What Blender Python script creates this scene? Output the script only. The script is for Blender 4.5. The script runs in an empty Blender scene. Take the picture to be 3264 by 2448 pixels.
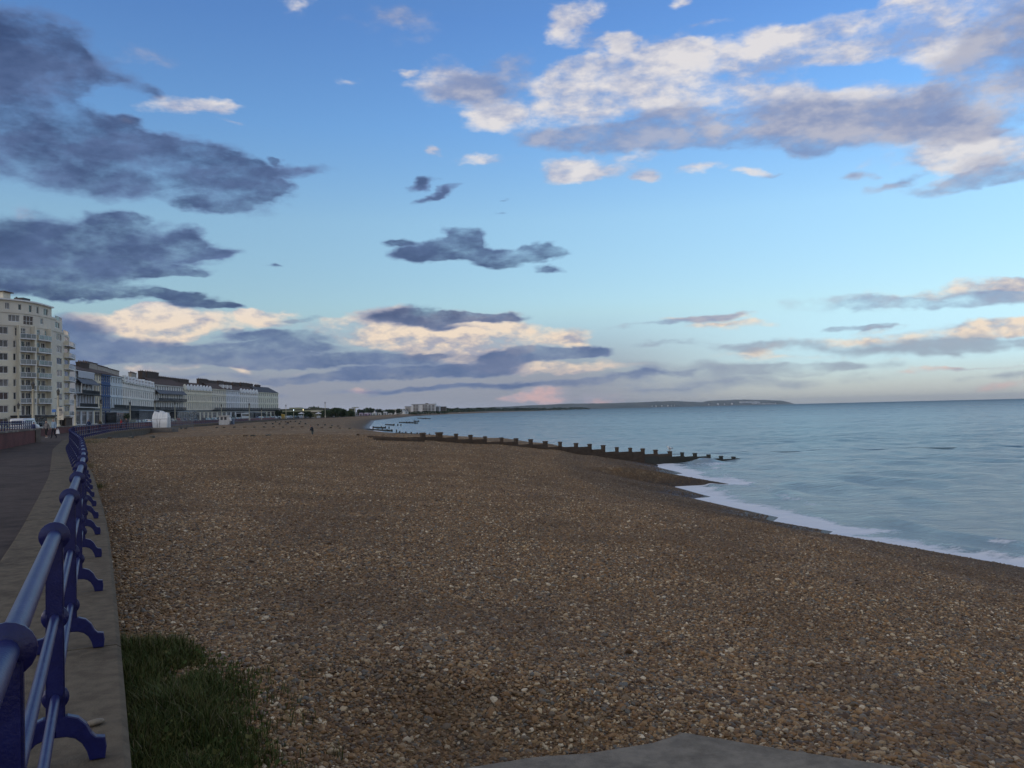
import bpy, bmesh, math, random
import numpy as np
from mathutils import Vector, Matrix, noise as mnoise

random.seed(7)
rng = np.random.default_rng(11)
SC = bpy.context.scene
COL = SC.collection

# ------------------------------------------------------------------ camera
FPX = 2738.0                      # focal length in source pixels (3264 wide)
PITCH = math.radians(1.757)
ROLL = math.radians(1.34)
CAM = Vector((0.0, 0.0, 0.0))     # the eye is the origin; the promenade lies 1.585 m below it
_f = Vector((0, math.cos(PITCH), math.sin(PITCH)))
_r0 = Vector((1, 0, 0)); _u0 = Vector((0, -math.sin(PITCH), math.cos(PITCH)))
_r = _r0 * math.cos(ROLL) - _u0 * math.sin(ROLL)
_u = _r0 * math.sin(ROLL) + _u0 * math.cos(ROLL)
cam_data = bpy.data.cameras.new('camera')
cam = bpy.data.objects.new('camera', cam_data); COL.objects.link(cam)
cam.matrix_world = Matrix(((_r.x, _u.x, -_f.x, 0), (_r.y, _u.y, -_f.y, 0), (_r.z, _u.z, -_f.z, 0), (0, 0, 0, 1)))
cam_data.sensor_width = 36.0
cam_data.lens = 36.0 * FPX / 3264.0
cam_data.clip_start = 0.05; cam_data.clip_end = 90000.0
SC.camera = cam

def ray(px, py):
    return (_f + _r * ((px - 1632.0) / FPX) - _u * ((py - 1224.0) / FPX)).normalized()
def at(px, py, z):
    """point of the level plane z seen at source pixel px, py"""
    d = ray(px, py); return d * (z / d.z)
def dp(px, py, Y):
    """point at forward distance Y seen at source pixel px, py"""
    d = ray(px, py); return d * (Y / d.y)
def project(p):
    p = Vector(p); w = p.dot(_f)
    return 1632 + FPX * p.dot(_r) / w, 1224 - FPX * p.dot(_u) / w

# ------------------------------------------------------------------ world
SUN_AZ, SUN_EL = math.radians(-128), math.radians(12.0)     # low sun, behind the camera to the left
EXPOSURE = 0.5
SKY_STRENGTH = 0.15
SC.render.engine = 'CYCLES'
SC.view_settings.view_transform = 'Standard'
SC.view_settings.look = 'None'
SC.view_settings.exposure = EXPOSURE
SC.view_settings.gamma = 1.0
SC.view_settings.use_curve_mapping = False
SC.cycles.max_bounces = 6
SC.cycles.diffuse_bounces = 2
SC.cycles.glossy_bounces = 3
SC.cycles.transparent_max_bounces = 8
SC.cycles.transmission_bounces = 3
SC.cycles.volume_bounces = 0
SC.cycles.caustics_reflective = False
SC.cycles.caustics_refractive = False
SC.cycles.use_denoising = True
SC.cycles.denoiser = 'OPENIMAGEDENOISE'
SC.cycles.denoising_input_passes = 'RGB_ALBEDO_NORMAL'

def lin(r, g, b):
    f = lambda c: (c / 255 / 12.92) if c <= 10.3 else ((c / 255 + 0.055) / 1.055) ** 2.4
    return (f(r), f(g), f(b), 1.0)

W = bpy.data.worlds.new('World'); SC.world = W; W.use_nodes = True
NT = W.node_tree; NT.nodes.clear()
W.cycles.sampling_method = 'MANUAL'; W.cycles.sample_map_resolution = 512

def nd(t, nt=None, **kw):
    n = (nt or NT).nodes.new(t)
    for k, v in kw.items(): setattr(n, k, v)
    return n
def wire(node, idx, v, nt=None):
    if isinstance(v, bpy.types.NodeSocket): (nt or NT).links.new(v, node.inputs[idx])
    elif v is not None: node.inputs[idx].default_value = v
def M(op, a, b=None, c=None, clamp=False, nt=None):
    n = nd('ShaderNodeMath', nt, operation=op, use_clamp=clamp)
    for i, v in enumerate((a, b, c)): wire(n, i, v, nt)
    return n.outputs[0]
def ramp01(v, lo, hi, nt=None, smooth=True):
    n = nd('ShaderNodeMapRange', nt, interpolation_type='SMOOTHSTEP' if smooth else 'LINEAR', clamp=True)
    wire(n, 0, v, nt); n.inputs[1].default_value = lo; n.inputs[2].default_value = hi
    return n.outputs[0]
def mixc(fac, a, b, nt=None, mode='MIX'):
    n = nd('ShaderNodeMix', nt, data_type='RGBA', blend_type=mode)
    wire(n, 0, fac, nt); wire(n, 6, a, nt); wire(n, 7, b, nt)
    return n.outputs[2]

tc = nd('ShaderNodeTexCoord')
sep = nd('ShaderNodeSeparateXYZ'); NT.links.new(tc.outputs['Generated'], sep.inputs[0])
az = M('MULTIPLY', M('ARCTAN2', sep.outputs[0], sep.outputs[1]), 57.29578)     # degrees from straight ahead
el = M('MULTIPLY', M('ARCSINE', sep.outputs[2]), 57.29578)
cmb = nd('ShaderNodeCombineXYZ'); NT.links.new(az, cmb.inputs[0]); NT.links.new(el, cmb.inputs[1])
AE = cmb.outputs[0]
# ---- clear sky
sky = nd('ShaderNodeTexSky', sky_type='NISHITA', sun_disc=False, sun_elevation=SUN_EL, sun_rotation=SUN_AZ,
         altitude=0, air_density=1.0, dust_density=0.3, ozone_density=3.0)
tint = nd('ShaderNodeValToRGB')
NT.links.new(M('MULTIPLY', el, 1 / 60.0, clamp=True), tint.inputs[0])
er = tint.color_ramp.elements
stops = [(0.0, (.50, .55, .84)), (3.0, (.60, .66, .84)), (6.4, (.84, .80, .76)), (12.5, (.99, .97, .91)),
         (18.4, (.80, .93, 1.06)), (24.7, (.67, .82, 1.06)), (38, (.74, .80, .90)), (58, (.92, .90, .88))]  # highest stops, out of view, are warmed to offset blue skylight
while len(er) < len(stops): er.new(0.5)
for e, (d, c) in zip(er, stops): e.position = d / 60.0; e.color = (*c, 1)
clear = mixc(1.0, sky.outputs[0], tint.outputs[0], mode='MULTIPLY')

# ---- clouds: soft lumps laid out by bearing and elevation, broken up with fractal noise
CK = 1.0 / (SKY_STRENGTH * 2 ** EXPOSURE)
def cc(r, g, b):
    c = lin(r, g, b); return (c[0] * CK, c[1] * CK, c[2] * CK, 1)
stretch = nd('ShaderNodeVectorMath', operation='MULTIPLY'); NT.links.new(AE, stretch.inputs[0]); stretch.inputs[1].default_value = (1.0, 2.1, 1)
def nz(scale, detail, rough, off=(0, 0, 0), vec=None, col=False, lac=2.0):
    n = nd('ShaderNodeTexNoise', noise_dimensions='3D')
    v = nd('ShaderNodeVectorMath', operation='ADD'); NT.links.new(vec or stretch.outputs[0], v.inputs[0]); v.inputs[1].default_value = off
    NT.links.new(v.outputs[0], n.inputs['Vector'])
    n.inputs['Scale'].default_value = scale; n.inputs['Detail'].default_value = detail
    n.inputs['Roughness'].default_value = rough; n.inputs['Lacunarity'].default_value = lac
    return n.outputs[1 if col else 0]
# domain warp for the lumps
wn = nz(0.22, 4, 0.6, (31, 7, 2), col=True)
w1 = nd('ShaderNodeVectorMath', operation='SUBTRACT'); NT.links.new(wn, w1.inputs[0]); w1.inputs[1].default_value = (.5, .5, .5)
w2 = nd('ShaderNodeVectorMath', operation='MULTIPLY_ADD'); NT.links.new(w1.outputs[0], w2.inputs[0])
w2.inputs[1].default_value = (4.2, 1.7, 0); NT.links.new(AE, w2.inputs[2])
WARP = w2.outputs[0]
fbm = nz(0.20, 9, 0.56, (3, 5, 9))            # billows
fbs = nz(0.20, 9, 0.56, (3.0 + 1.3, 5 - 2.6, 9))   # the same field a step towards the sun
fine = nz(0.85, 8, 0.60, (11, 2, 4))

fis = nz(0.85, 8, 0.60, (11 + .5, 2 - 1.0, 4))
shade = M('MULTIPLY_ADD', M('SUBTRACT', fine, fis), 0.28, M('SUBTRACT', fbm, fbs))
def ang(x, y):
    d = ray(x * 1.47559, y * 1.47559)
    return math.degrees(math.atan2(d.x, d.y)), math.degrees(math.asin(d.z))
def lumps(lst, widen=1.7):
    acc = None
    for b in lst:
        x, y, rx, ry = b[:4]; amp = b[4] if len(b) > 4 else 1.0; rot = b[5] if len(b) > 5 else 0.0
        a0, e0 = ang(x, y)
        sx = abs(ang(x + rx, y)[0] - ang(x - rx, y)[0]) / 2; sy = abs(ang(x, y + ry)[1] - ang(x, y - ry)[1]) / 2
        g = nd('ShaderNodeTexGradient', gradient_type='SPHERICAL')
        tm = g.texture_mapping; tm.vector_type = 'TEXTURE'
        tm.translation = (a0, e0, 0); tm.rotation = (0, 0, math.radians(-rot + 1.3)); k_ = widen; tm.scale = (sx * k_, sy * k_, 1)
        NT.links.new(WARP, g.inputs[0])
        acc = M('MULTIPLY_ADD', g.outputs[1], amp * (1.3 if rx * ry > 1500 else 1.6), acc if acc is not None else 0.0)
    return M('MINIMUM', acc, 1.05)
def cover(lst, lo, hi, rough=1.15, extra=None, widen=1.7):
    f = lumps(lst, widen)
    if extra is not None: f = M('MAXIMUM', f, extra)
    inside = ramp01(f, 0.0, 0.35)
    d = M('MULTIPLY_ADD', M('SUBTRACT', fbm, 0.5), rough, f)
    d = M('MULTIPLY_ADD', M('SUBTRACT', fine, 0.5), 0.7, d)
    return M('MULTIPLY', ramp01(d, lo, hi), inside), d

# beyond the photograph's frame added broken cloud, thickened to take the blue out of the skylight
out_az = ramp01(M('ABSOLUTE', az), 36, 60); out_el = ramp01(el, 30, 42)
outside = M('MAXIMUM', out_az, out_el)
far_cloud = M('MULTIPLY', outside, ramp01(nz(0.045, 3, 0.5, (8, 1, 5)), 0.32, 0.48))

LIGHT = [(955, 168, 62, 50), (1030, 185, 40, 30, .55), (1060, 252, 52, 28), (940, 320, 22, 14, .7), (1230, 65, 50, 32), (1270, 20, 60, 25, .8), (1345, 90, 22, 20, .7), (1485, 8, 25, 16, .8),
  (1225, 215, 90, 62), (1330, 180, 120, 70), (1420, 140, 80, 50), (1480, 190, 110, 60), (1590, 230, 130, 60), (1480, 100, 50, 22, .7), (1530, 120, 60, 30, .8), (1520, 55, 60, 12, .6),
  (1235, 145, 50, 22, .7), (1660, 100, 70, 42), (1760, 105, 120, 45), (1880, 70, 160, 42), (2030, 55, 170, 58), (2150, 60, 140, 80), (1900, 20, 150, 30, .7),
  (1750, 240, 170, 45), (1960, 240, 200, 50), (2120, 230, 160, 50), (2040, 322, 150, 26), (2160, 320, 120, 36), (2110, 350, 130, 40, .8),
  (1210, 368, 60, 22, .8), (1290, 375, 90, 14, .7), (1060, 341, 75, 11, .8), (1400, 376, 28, 13, .9), (1510, 365, 40, 12, .7), (1620, 372, 55, 12, .8, 12), (1360, 340, 150, 18, .6),
  (385, 228, 85, 24), (470, 225, 60, 15, .6), (510, 258, 35, 6, .6), (30, 450, 50, 40, .7), (270, 268, 20, 8, .6),
  (660, 20, 40, 35, .5), (750, 175, 35, 14, .5), (870, 150, 18, 8, .5),
  # sunlit tops of the bank on the horizon
  (335, 672, 62, 22), (400, 690, 120, 26), (300, 705, 90, 26), (590, 682, 52, 17), (545, 672, 24, 14, .8), (700, 700, 110, 20), (190, 690, 40, 18, .7), (360, 725, 60, 30, .7),
  (800, 720, 120, 26), (900, 730, 120, 30), (1010, 735, 130, 40), (1090, 725, 70, 35), (1030, 765, 80, 22), (950, 755, 80, 22, .8), (1225, 735, 55, 24, .9), (830, 672, 60, 16, .8), (1000, 678, 120, 12, .7),
  (1150, 790, 120, 9, .8), (1240, 800, 140, 10, .7), (420, 788, 160, 10, .6), (330, 800, 70, 12, .6), (520, 800, 25, 12, .6), (640, 800, 40, 10, .5), (1182, 853, 52, 20, 1.5), (1312, 856, 48, 14, 1.4), (1120, 862, 44, 10, .9), (770, 845, 24, 8, .8),
  (2130, 612, 130, 15), (1990, 640, 130, 17, .8, 8), (2230, 605, 60, 15), (1560, 705, 110, 10, .6), (1500, 690, 90, 7, .7), (1900, 710, 60, 9, .7), (1880, 735, 230, 13, .7, 3), (2120, 712, 140, 16, .8, 4), (2170, 705, 80, 18, .7),
  (1700, 770, 220, 10, .6, 4), (1640, 755, 60, 8, .6), (1950, 800, 120, 8, .4), (2100, 790, 140, 6, .5, 4), (2140, 835, 160, 12, .4)]
GREY = [(2160, 150, 110, 110), (2120, 230, 150, 55), (2190, 60, 70, 80, .8), (1960, 270, 200, 45), (1740, 265, 190, 45), (1750, 310, 40, 26, .8), (1560, 275, 170, 42), (1380, 285, 150, 30), (1230, 297, 120, 22),
  (1460, 240, 80, 30, .6), (1600, 190, 110, 25, .4), (2130, 350, 120, 26, .7), (2180, 382, 120, 22), (2040, 405, 120, 20), (1920, 395, 60, 12, .8, -12), (1850, 383, 34, 10, .7), (1330, 325, 150, 14, .5), (1650, 380, 40, 9, .7),
  (1050, 185, 90, 35, .8), (990, 200, 70, 24, .6), (1300, 90, 110, 40, .45), (860, 40, 110, 55, .5), (700, 40, 60, 40, .3), (2090, 140, 110, 34, .5),
  (330, 115, 130, 26, .55), (1130, 130, 40, 30, .4),
  (1880, 662, 150, 18, .9, 6), (2020, 645, 150, 20, .9, 6), (2170, 635, 110, 22, .9), (1440, 703, 90, 7, .8), (1530, 687, 60, 7, .8), (1450, 740, 90, 8, .7), (1810, 713, 60, 8, .9), (1905, 708, 40, 8, 1),
  (1900, 752, 320, 14, .9, 4), (2130, 735, 150, 16, .8, 5), (1640, 745, 110, 10, .5), (1560, 790, 260, 16, .8, 2), (1750, 790, 120, 10, .6), (1500, 825, 320, 22, .9), (2150, 810, 150, 13, .6), (1700, 835, 260, 16, .5)]
DARK = [(30, 90, 130, 90), (120, 130, 110, 70), (30, 190, 140, 70), (90, 170, 120, 60), (20, 270, 130, 70), (120, 290, 110, 50), (60, 350, 220, 75), (210, 345, 150, 65), (200, 280, 60, 40, .7), (270, 310, 60, 40, .9), (340, 345, 120, 45), (430, 350, 110, 40), (470, 400, 110, 50), (545, 430, 80, 42), (560, 395, 60, 40, .8), (480, 345, 60, 30, .7),
  (272, 176, 60, 32, .6), (325, 202, 36, 18, .5), (280, 262, 30, 12, .6), (585, 348, 16, 8, .9), (640, 367, 70, 8, .5), (430, 450, 90, 14, .5), (330, 420, 110, 26, .4),
  (255, 470, 50, 20, .9), (310, 490, 90, 22, .8), (420, 515, 40, 24, .8), (60, 500, 160, 50), (150, 540, 240, 48), (330, 545, 170, 32), (430, 548, 70, 10, .8), (60, 590, 170, 40), (220, 590, 120, 26, .7), (335, 587, 90, 12), (425, 585, 45, 11), (130, 615, 130, 22, .8), (280, 632, 130, 11), (400, 634, 60, 7, .8), (430, 650, 65, 13), (490, 658, 40, 8), (160, 635, 60, 12, .8),
  (1000, 528, 52, 30), (1010, 520, 34, 24), (930, 540, 85, 22), (870, 522, 40, 8, .8), (960, 552, 110, 14), (1100, 555, 90, 22), (1160, 545, 70, 16), (1060, 572, 50, 12, .8), (1172, 583, 34, 9), (905, 403, 30, 9, .9, -15), (940, 420, 42, 9, .9, -25), (600, 578, 26, 6, .8), (1105, 437, 14, 5, .6), (1085, 463, 22, 5, .5),
  # shaded bellies of the bank
  (170, 705, 70, 28), (170, 752, 140, 36), (330, 760, 170, 27), (480, 754, 150, 20), (560, 716, 120, 9, .9), (640, 745, 120, 11, .8), (650, 690, 55, 9), (720, 769, 220, 19), (860, 682, 110, 20), (960, 690, 130, 14), (1060, 682, 80, 12), (850, 778, 160, 10), (640, 728, 130, 10, .8), (930, 705, 60, 8, .6),
  (1210, 765, 110, 14), (1270, 762, 55, 10), (1120, 770, 80, 16), (860, 800, 260, 15), (740, 816, 160, 12, .8), (1010, 806, 160, 12, .9), (1290, 822, 200, 10, .8), (1400, 836, 260, 10, .75), (1100, 832, 170, 9, .7), (760, 780, 200, 8, .6), (930, 838, 120, 8, .5), (605, 850, 22, 18, .5), (980, 712, 60, 5, .6), (330, 775, 220, 9, .8), (560, 785, 160, 7, .7), (620, 820, 170, 9, .7), (420, 812, 160, 7, .5), (820, 845, 160, 8, .6), (1420, 805, 160, 8, .5)]

hz_l = ramp01(el, 7.5, 1.5); hz_r = ramp01(el, 3.0, -0.5)
east = ramp01(az, 3, 22)
haze_col = mixc(east, cc(147, 151, 166), cc(198, 200, 194))
haze_amt = M('MULTIPLY', mixc(east, M('MULTIPLY', hz_l, 0.92), M('MULTIPLY', hz_r, 0.75)), 1.0)
base = mixc(haze_amt, clear, haze_col)

low = ramp01(el, 9.5, 5.0)
lit = M('MULTIPLY_ADD', M('MULTIPLY_ADD', M('MULTIPLY', low, M('SUBTRACT', fine, fis)), 0.45, shade), 3.6, 0.58, clamp=True)                                # clouds low down catch warmer light
sunlit = mixc(low, cc(230, 225, 224), cc(246, 224, 200))
sunlit = mixc(ramp01(el, 3.2, 1.2), sunlit, cc(222, 184, 180))
lshade = mixc(low, cc(158, 168, 198), cc(170, 168, 182))
lc, ld = cover(LIGHT, 0.36, 1.20, 2.2, far_cloud, 1.65)
ltone = M('MULTIPLY', lit, ramp01(ld, 0.30, 0.75))
lcol = mixc(M('ADD', M('MULTIPLY', lit, 0.6), M('MULTIPLY', ltone, 0.4)), lshade, sunlit)
c1 = mixc(M('MULTIPLY', lc, 0.93), base, lcol)
gc, gd = cover(GREY, 0.36, 1.25, 2.1, None, 1.65)
gcol = mixc(ramp01(shade, -0.12, 0.2), cc(124, 143, 184), cc(172, 176, 196))
gcol = mixc(ramp01(el, 8, 2), gcol, cc(152, 164, 180))
c2 = mixc(M('MULTIPLY', gc, 0.86), c1, gcol)
dc, dd = cover(DARK, 0.28, 1.22, 1.9, M('MULTIPLY', far_cloud, 0.35), 1.52)
thick = ramp01(M('MULTIPLY_ADD', shade, -1.5, dd), 0.45, 1.5)
dcol = mixc(thick, cc(100, 121, 164), cc(55, 73, 112))
dcol = mixc(M('MULTIPLY', ramp01(el, 7.5, 4.5), 0.85), dcol, mixc(thick, cc(122, 138, 170), cc(80, 105, 148)))
c3 = mixc(M('MULTIPLY', dc, 0.95), c2, dcol)
bg = nd('ShaderNodeBackground'); bg.inputs[1].default_value = SKY_STRENGTH
NT.links.new(c3, bg.inputs[0])
wo = nd('ShaderNodeOutputWorld'); NT.links.new(bg.outputs[0], wo.inputs[0])
sun_d = bpy.data.lights.new('sun', 'SUN'); sun_d.energy = 0.5; sun_d.angle = math.radians(12); sun_d.color = (1.0, 0.86, 0.70)
sun = bpy.data.objects.new('sun', sun_d); COL.objects.link(sun)
_sd = Vector((math.sin(SUN_AZ) * math.cos(SUN_EL), math.cos(SUN_AZ) * math.cos(SUN_EL), math.sin(SUN_EL)))
sun.rotation_euler = _sd.to_track_quat('Z', 'Y').to_euler()
# ------------------------------------------------------------------ helpers
def pmat(name, c1, c2=None, scale=8.0, rough=0.7, bump=0.0, bscale=None, spec=0.5, metal=0.0, detail=6, coord='Object', contrast=(0.35, 0.65), dirt=None, dscale=1.2, stretch=(1, 1, 1)):
    """procedural surface: two tones mixed by fractal noise, optional broad dirt, grain as bump"""
    m = bpy.data.materials.new(name); m.use_nodes = True
    nt = m.node_tree; b = nt.nodes['Principled BSDF']
    c2 = c2 or tuple(x * 0.8 for x in c1[:3])
    t = nd('ShaderNodeTexCoord', nt)
    mp = nd('ShaderNodeMapping', nt); nt.links.new(t.outputs[coord], mp.inputs[0]); mp.inputs['Scale'].default_value = stretch
    n = nd('ShaderNodeTexNoise', nt); nt.links.new(mp.outputs[0], n.inputs[0])
    n.inputs['Scale'].default_value = scale; n.inputs['Detail'].default_value = detail; n.inputs['Roughness'].default_value = 0.62
    col = mixc(ramp01(n.outputs[0], contrast[0], contrast[1], nt), (*c1[:3], 1), (*c2[:3], 1), nt)
    if dirt:
        n2 = nd('ShaderNodeTexNoise', nt); nt.links.new(mp.outputs[0], n2.inputs[0])
        n2.inputs['Scale'].default_value = dscale; n2.inputs['Detail'].default_value = 7; n2.inputs['Roughness'].default_value = 0.7
        col = mixc(M('MULTIPLY', ramp01(n2.outputs[0], 0.48, 0.72, nt), dirt[3] if len(dirt) > 3 else 0.7, nt=nt), col, (*dirt[:3], 1), nt)
    nt.links.new(col, b.inputs['Base Color'])
    b.inputs['Roughness'].default_value = rough; b.inputs['Metallic'].default_value = metal
    b.inputs['Specular IOR Level'].default_value = spec
    if bump:
        n3 = nd('ShaderNodeTexNoise', nt); nt.links.new(mp.outputs[0], n3.inputs[0])
        n3.inputs['Scale'].default_value = bscale or scale * 3; n3.inputs['Detail'].default_value = 5
        bp = nd('ShaderNodeBump', nt); bp.inputs['Strength'].default_value = 1.0; bp.inputs['Distance'].default_value = bump
        nt.links.new(n3.outputs[0], bp.inputs['Height']); nt.links.new(bp.outputs[0], b.inputs['Normal'])
    return m
def emat(name, col, strength):
    m = bpy.data.materials.new(name); m.use_nodes = True; nt = m.node_tree
    b = nt.nodes['Principled BSDF']; b.inputs['Base Color'].default_value = (*col, 1)
    b.inputs['Emission Color'].default_value = (*col, 1); b.inputs['Emission Strength'].default_value = strength
    return m
def glassmat(name, col, rough=0.05, spec=0.5, c2=None):
    m = pmat(name, col, c2 or tuple(x * 0.45 for x in col), scale=0.5, rough=rough, spec=spec, coord='Object', contrast=(.4, .6))
    return m

def set_tags(o, label=None, cat=None, group=None, kind=None):
    if label: o['label'] = label
    if cat: o['category'] = cat
    if group: o['group'] = group
    if kind: o['kind'] = kind
    return o
def empty(name, loc=(0, 0, 0), rz=0.0, label=None, cat=None, group=None):
    o = bpy.data.objects.new(name, None); COL.objects.link(o)
    o.location = loc; o.rotation_euler = (0, 0, rz); o.empty_display_size = 0.2
    return set_tags(o, label, cat, group)
def link(name, me, parent=None, loc=None, rz=None):
    o = bpy.data.objects.new(name, me); COL.objects.link(o)
    if parent is not None: o.parent = parent
    if loc is not None: o.location = loc
    if rz is not None: o.rotation_euler = (0, 0, rz)
    return o
def dup(o, parent=None):
    c = o.copy(); COL.objects.link(c)
    if parent is not None: c.parent = parent
    for ch in o.children: dup(ch, c)
    return c

class MB:
    """collects shapes for one mesh"""
    def __init__(s): s.v = []; s.f = []; s.m = []; s.mi = 0
    def add(s, vs, fs):
        k = len(s.v); s.v += [tuple(v) for v in vs]; s.f += [tuple(i + k for i in f) for f in fs]; s.m += [s.mi] * len(fs); return s
    def box(s, x0, x1, y0, y1, z0, z1):
        return s.add([(x0, y0, z0), (x1, y0, z0), (x1, y1, z0), (x0, y1, z0), (x0, y0, z1), (x1, y0, z1), (x1, y1, z1), (x0, y1, z1)],
                     [(3, 2, 1, 0), (4, 5, 6, 7), (0, 1, 5, 4), (1, 2, 6, 5), (2, 3, 7, 6), (3, 0, 4, 7)])
    def hexa(s, b, t):
        """b, t: four points each, same winding"""
        return s.add(list(b) + list(t), [(3, 2, 1, 0), (4, 5, 6, 7), (0, 1, 5, 4), (1, 2, 6, 5), (2, 3, 7, 6), (3, 0, 4, 7)])
    def prism(s, poly, z0, z1):
        n = len(poly)
        return s.add([(x, y, z0) for x, y in poly] + [(x, y, z1) for x, y in poly],
                     [tuple(reversed(range(n))), tuple(range(n, 2 * n))] + [(i, (i + 1) % n, n + (i + 1) % n, n + i) for i in range(n)])
    def tube(s, pts, rad, n=8, cap=True):
        pts = [Vector(p) for p in pts]; L = len(pts)
        rads = rad if isinstance(rad, (list, tuple)) else [rad] * L
        vs = []; prev = None
        for i, p in enumerate(pts):
            t = (pts[min(i + 1, L - 1)] - pts[max(i - 1, 0)])
            if t.length < 1e-9: t = Vector((0, 0, 1))
            t.normalize()
            a = prev if prev is not None else (Vector((0, 0, 1)) if abs(t.z) < 0.9 else Vector((1, 0, 0)))
            x = (a - t * a.dot(t)).normalized(); y = t.cross(x); prev = x
            for k in range(n):
                an = 2 * math.pi * k / n
                vs.append(p + x * (math.cos(an) * rads[i]) + y * (math.sin(an) * rads[i]))
        fs = [(i * n + k, i * n + (k + 1) % n, (i + 1) * n + (k + 1) % n, (i + 1) * n + k) for i in range(L - 1) for k in range(n)]
        if cap: fs += [tuple(reversed(range(n))), tuple(range((L - 1) * n, L * n))]
        return s.add(vs, fs)
    def lathe(s, prof, n=12, c=(0, 0, 0)):
        """prof: (radius, z) from bottom to top"""
        vs = [(c[0] + r * math.cos(2 * math.pi * k / n), c[1] + r * math.sin(2 * math.pi * k / n), c[2] + z) for r, z in prof for k in range(n)]
        L = len(prof)
        fs = [(i * n + k, i * n + (k + 1) % n, (i + 1) * n + (k + 1) % n, (i + 1) * n + k) for i in range(L - 1) for k in range(n)]
        fs += [tuple(reversed(range(n))), tuple(range((L - 1) * n, L * n))]
        return s.add(vs, fs)
    def ball(s, c, r, n=8, m=6, sq=(1, 1, 1)):
        prof = [(max(1e-3, math.sin(math.pi * i / m)) * r, -math.cos(math.pi * i / m) * r) for i in range(m + 1)]
        k0 = len(s.v); s.lathe(prof, n)
        for i in range(k0, len(s.v)):
            x, y, z = s.v[i]; s.v[i] = (c[0] + x * sq[0], c[1] + y * sq[1], c[2] + z * sq[2])
        return s
    def mesh(s, name, mats, smooth=False):
        me = bpy.data.meshes.new(name); me.from_pydata(s.v, [], s.f)
        for m in (mats if isinstance(mats, (list, tuple)) else [mats]): me.materials.append(m)
        me.polygons.foreach_set('material_index', s.m)
        if smooth:
            me.polygons.foreach_set('use_smooth', [True] * len(s.f))
            if smooth is not True: me.set_sharp_from_angle(angle=smooth)
        me.update(); return me
    def obj(s, name, mats, parent=None, smooth=False, **k):
        return link(name, s.mesh(name, mats, smooth), parent, **k)

def grid_mesh(name, V, mats, smooth=True, attrs=None):
    """V: (rows, cols, 3)"""
    R, C, _ = V.shape
    idx = np.arange(R * C).reshape(R, C)
    q = np.stack([idx[:-1, :-1], idx[:-1, 1:], idx[1:, 1:], idx[1:, :-1]], -1).reshape(-1, 4)
    me = bpy.data.meshes.new(name)
    me.vertices.add(R * C); me.vertices.foreach_set('co', V.reshape(-1).astype(np.float32))
    me.loops.add(q.size); me.loops.foreach_set('vertex_index', q.reshape(-1).astype(np.int32))
    me.polygons.add(len(q)); me.polygons.foreach_set('loop_start', np.arange(0, q.size, 4, dtype=np.int32)); me.polygons.foreach_set('loop_total', np.full(len(q), 4, dtype=np.int32))
    me.polygons.foreach_set('use_smooth', np.full(len(q), smooth))
    me.materials.append(mats); me.update(calc_edges=True)
    for k, a in (attrs or {}).items():
        at_ = me.attributes.new(k, 'FLOAT', 'POINT'); at_.data.foreach_set('value', a.reshape(-1).astype(np.float32))
    me.validate()
    return me

# value noise for numpy arrays
_T = rng.random((256, 256))
def vnoise(x, y, seed=0):
    x = np.asarray(x, float) + seed * 17.31; y = np.asarray(y, float) + seed * 5.77
    xi = np.floor(x).astype(int); yi = np.floor(y).astype(int); fx = x - xi; fy = y - yi
    fx = fx * fx * (3 - 2 * fx); fy = fy * fy * (3 - 2 * fy)
    g = lambda a, b: _T[a & 255, b & 255]
    return (g(xi, yi) * (1 - fx) + g(xi + 1, yi) * fx) * (1 - fy) + (g(xi, yi + 1) * (1 - fx) + g(xi + 1, yi + 1) * fx) * fy
def fnoise(x, y, oct=4, seed=0):
    s = 0; a = 0.5
    for o in range(oct): s = s + a * (vnoise(x * 2 ** o, y * 2 ** o, seed + o) - 0.5); a *= 0.5
    return s
def sstep(a, b, x):
    t = np.clip((np.asarray(x, float) - a) / (b - a), 0, 1); return t * t * (3 - 2 * t)

# ------------------------------------------------------------------ the lie of the land
ZP = -1.585           # promenade and coping
ZS = -5.5             # sea level
RAIL = np.array([(13.8, -30), (6.9, -15), (-0.24, 0), (-1.2, 2.03), (-2.12, 3.98), (-3.08, 5.98), (-4.05, 7.96), (-4.98, 9.93), (-5.97, 11.95), (-6.93, 13.9), (-7.9, 15.8), (-12.75, 25.4), (-25.3, 49.0), (-36.0, 70.5), (-52.5, 111.7), (-57.6, 128), (-70.2, 176.8), (-92, 300), (-113.7, 446.5), (-140, 800), (-200, 1500), (-190, 2400)])
_ry = np.linspace(-30, 2400, 6000); _rx = np.interp(_ry, RAIL[:, 1], RAIL[:, 0])
def xr(y): return np.interp(y, RAIL[:, 1], RAIL[:, 0])
_cusp = [at(*p, ZS) for p in [(3264, 1810), (2900, 1764), (2626, 1709), (2643, 1694), (2457, 1663), (2469, 1649), (2206, 1589), (2257, 1583), (2140, 1551), (2320, 1543), (2137, 1514), (2166, 1509), (2100, 1490), (2090, 1482)]]
CUSP = np.array([(20.5, -30), (20, 0), (18.8, 15)] + [(p.x, p.y) for p in _cusp] + [(13.5, 92), (-5, 130), (-23, 190), (-37, 240), (-48, 290), (-58, 347), (-105, 650), (-156, 1392), (-121, 1900), (-60, 2400)])
SMOOTHS = np.array([(20.5, -30), (20, 0), (18.8, 15), (16.4, 28), (13.2, 36), (12.0, 45), (12.2, 60), (13.6, 80), (13.0, 92), (-5, 130), (-23, 190), (-37, 240), (-48, 290), (-58, 347), (-105, 650), (-156, 1392), (-121, 1900), (-60, 2400)])
def xs1(y): return np.interp(y, CUSP[:, 1], CUSP[:, 0])
def xs0(y): return np.interp(y, SMOOTHS[:, 1], SMOOTHS[:, 0])
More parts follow.
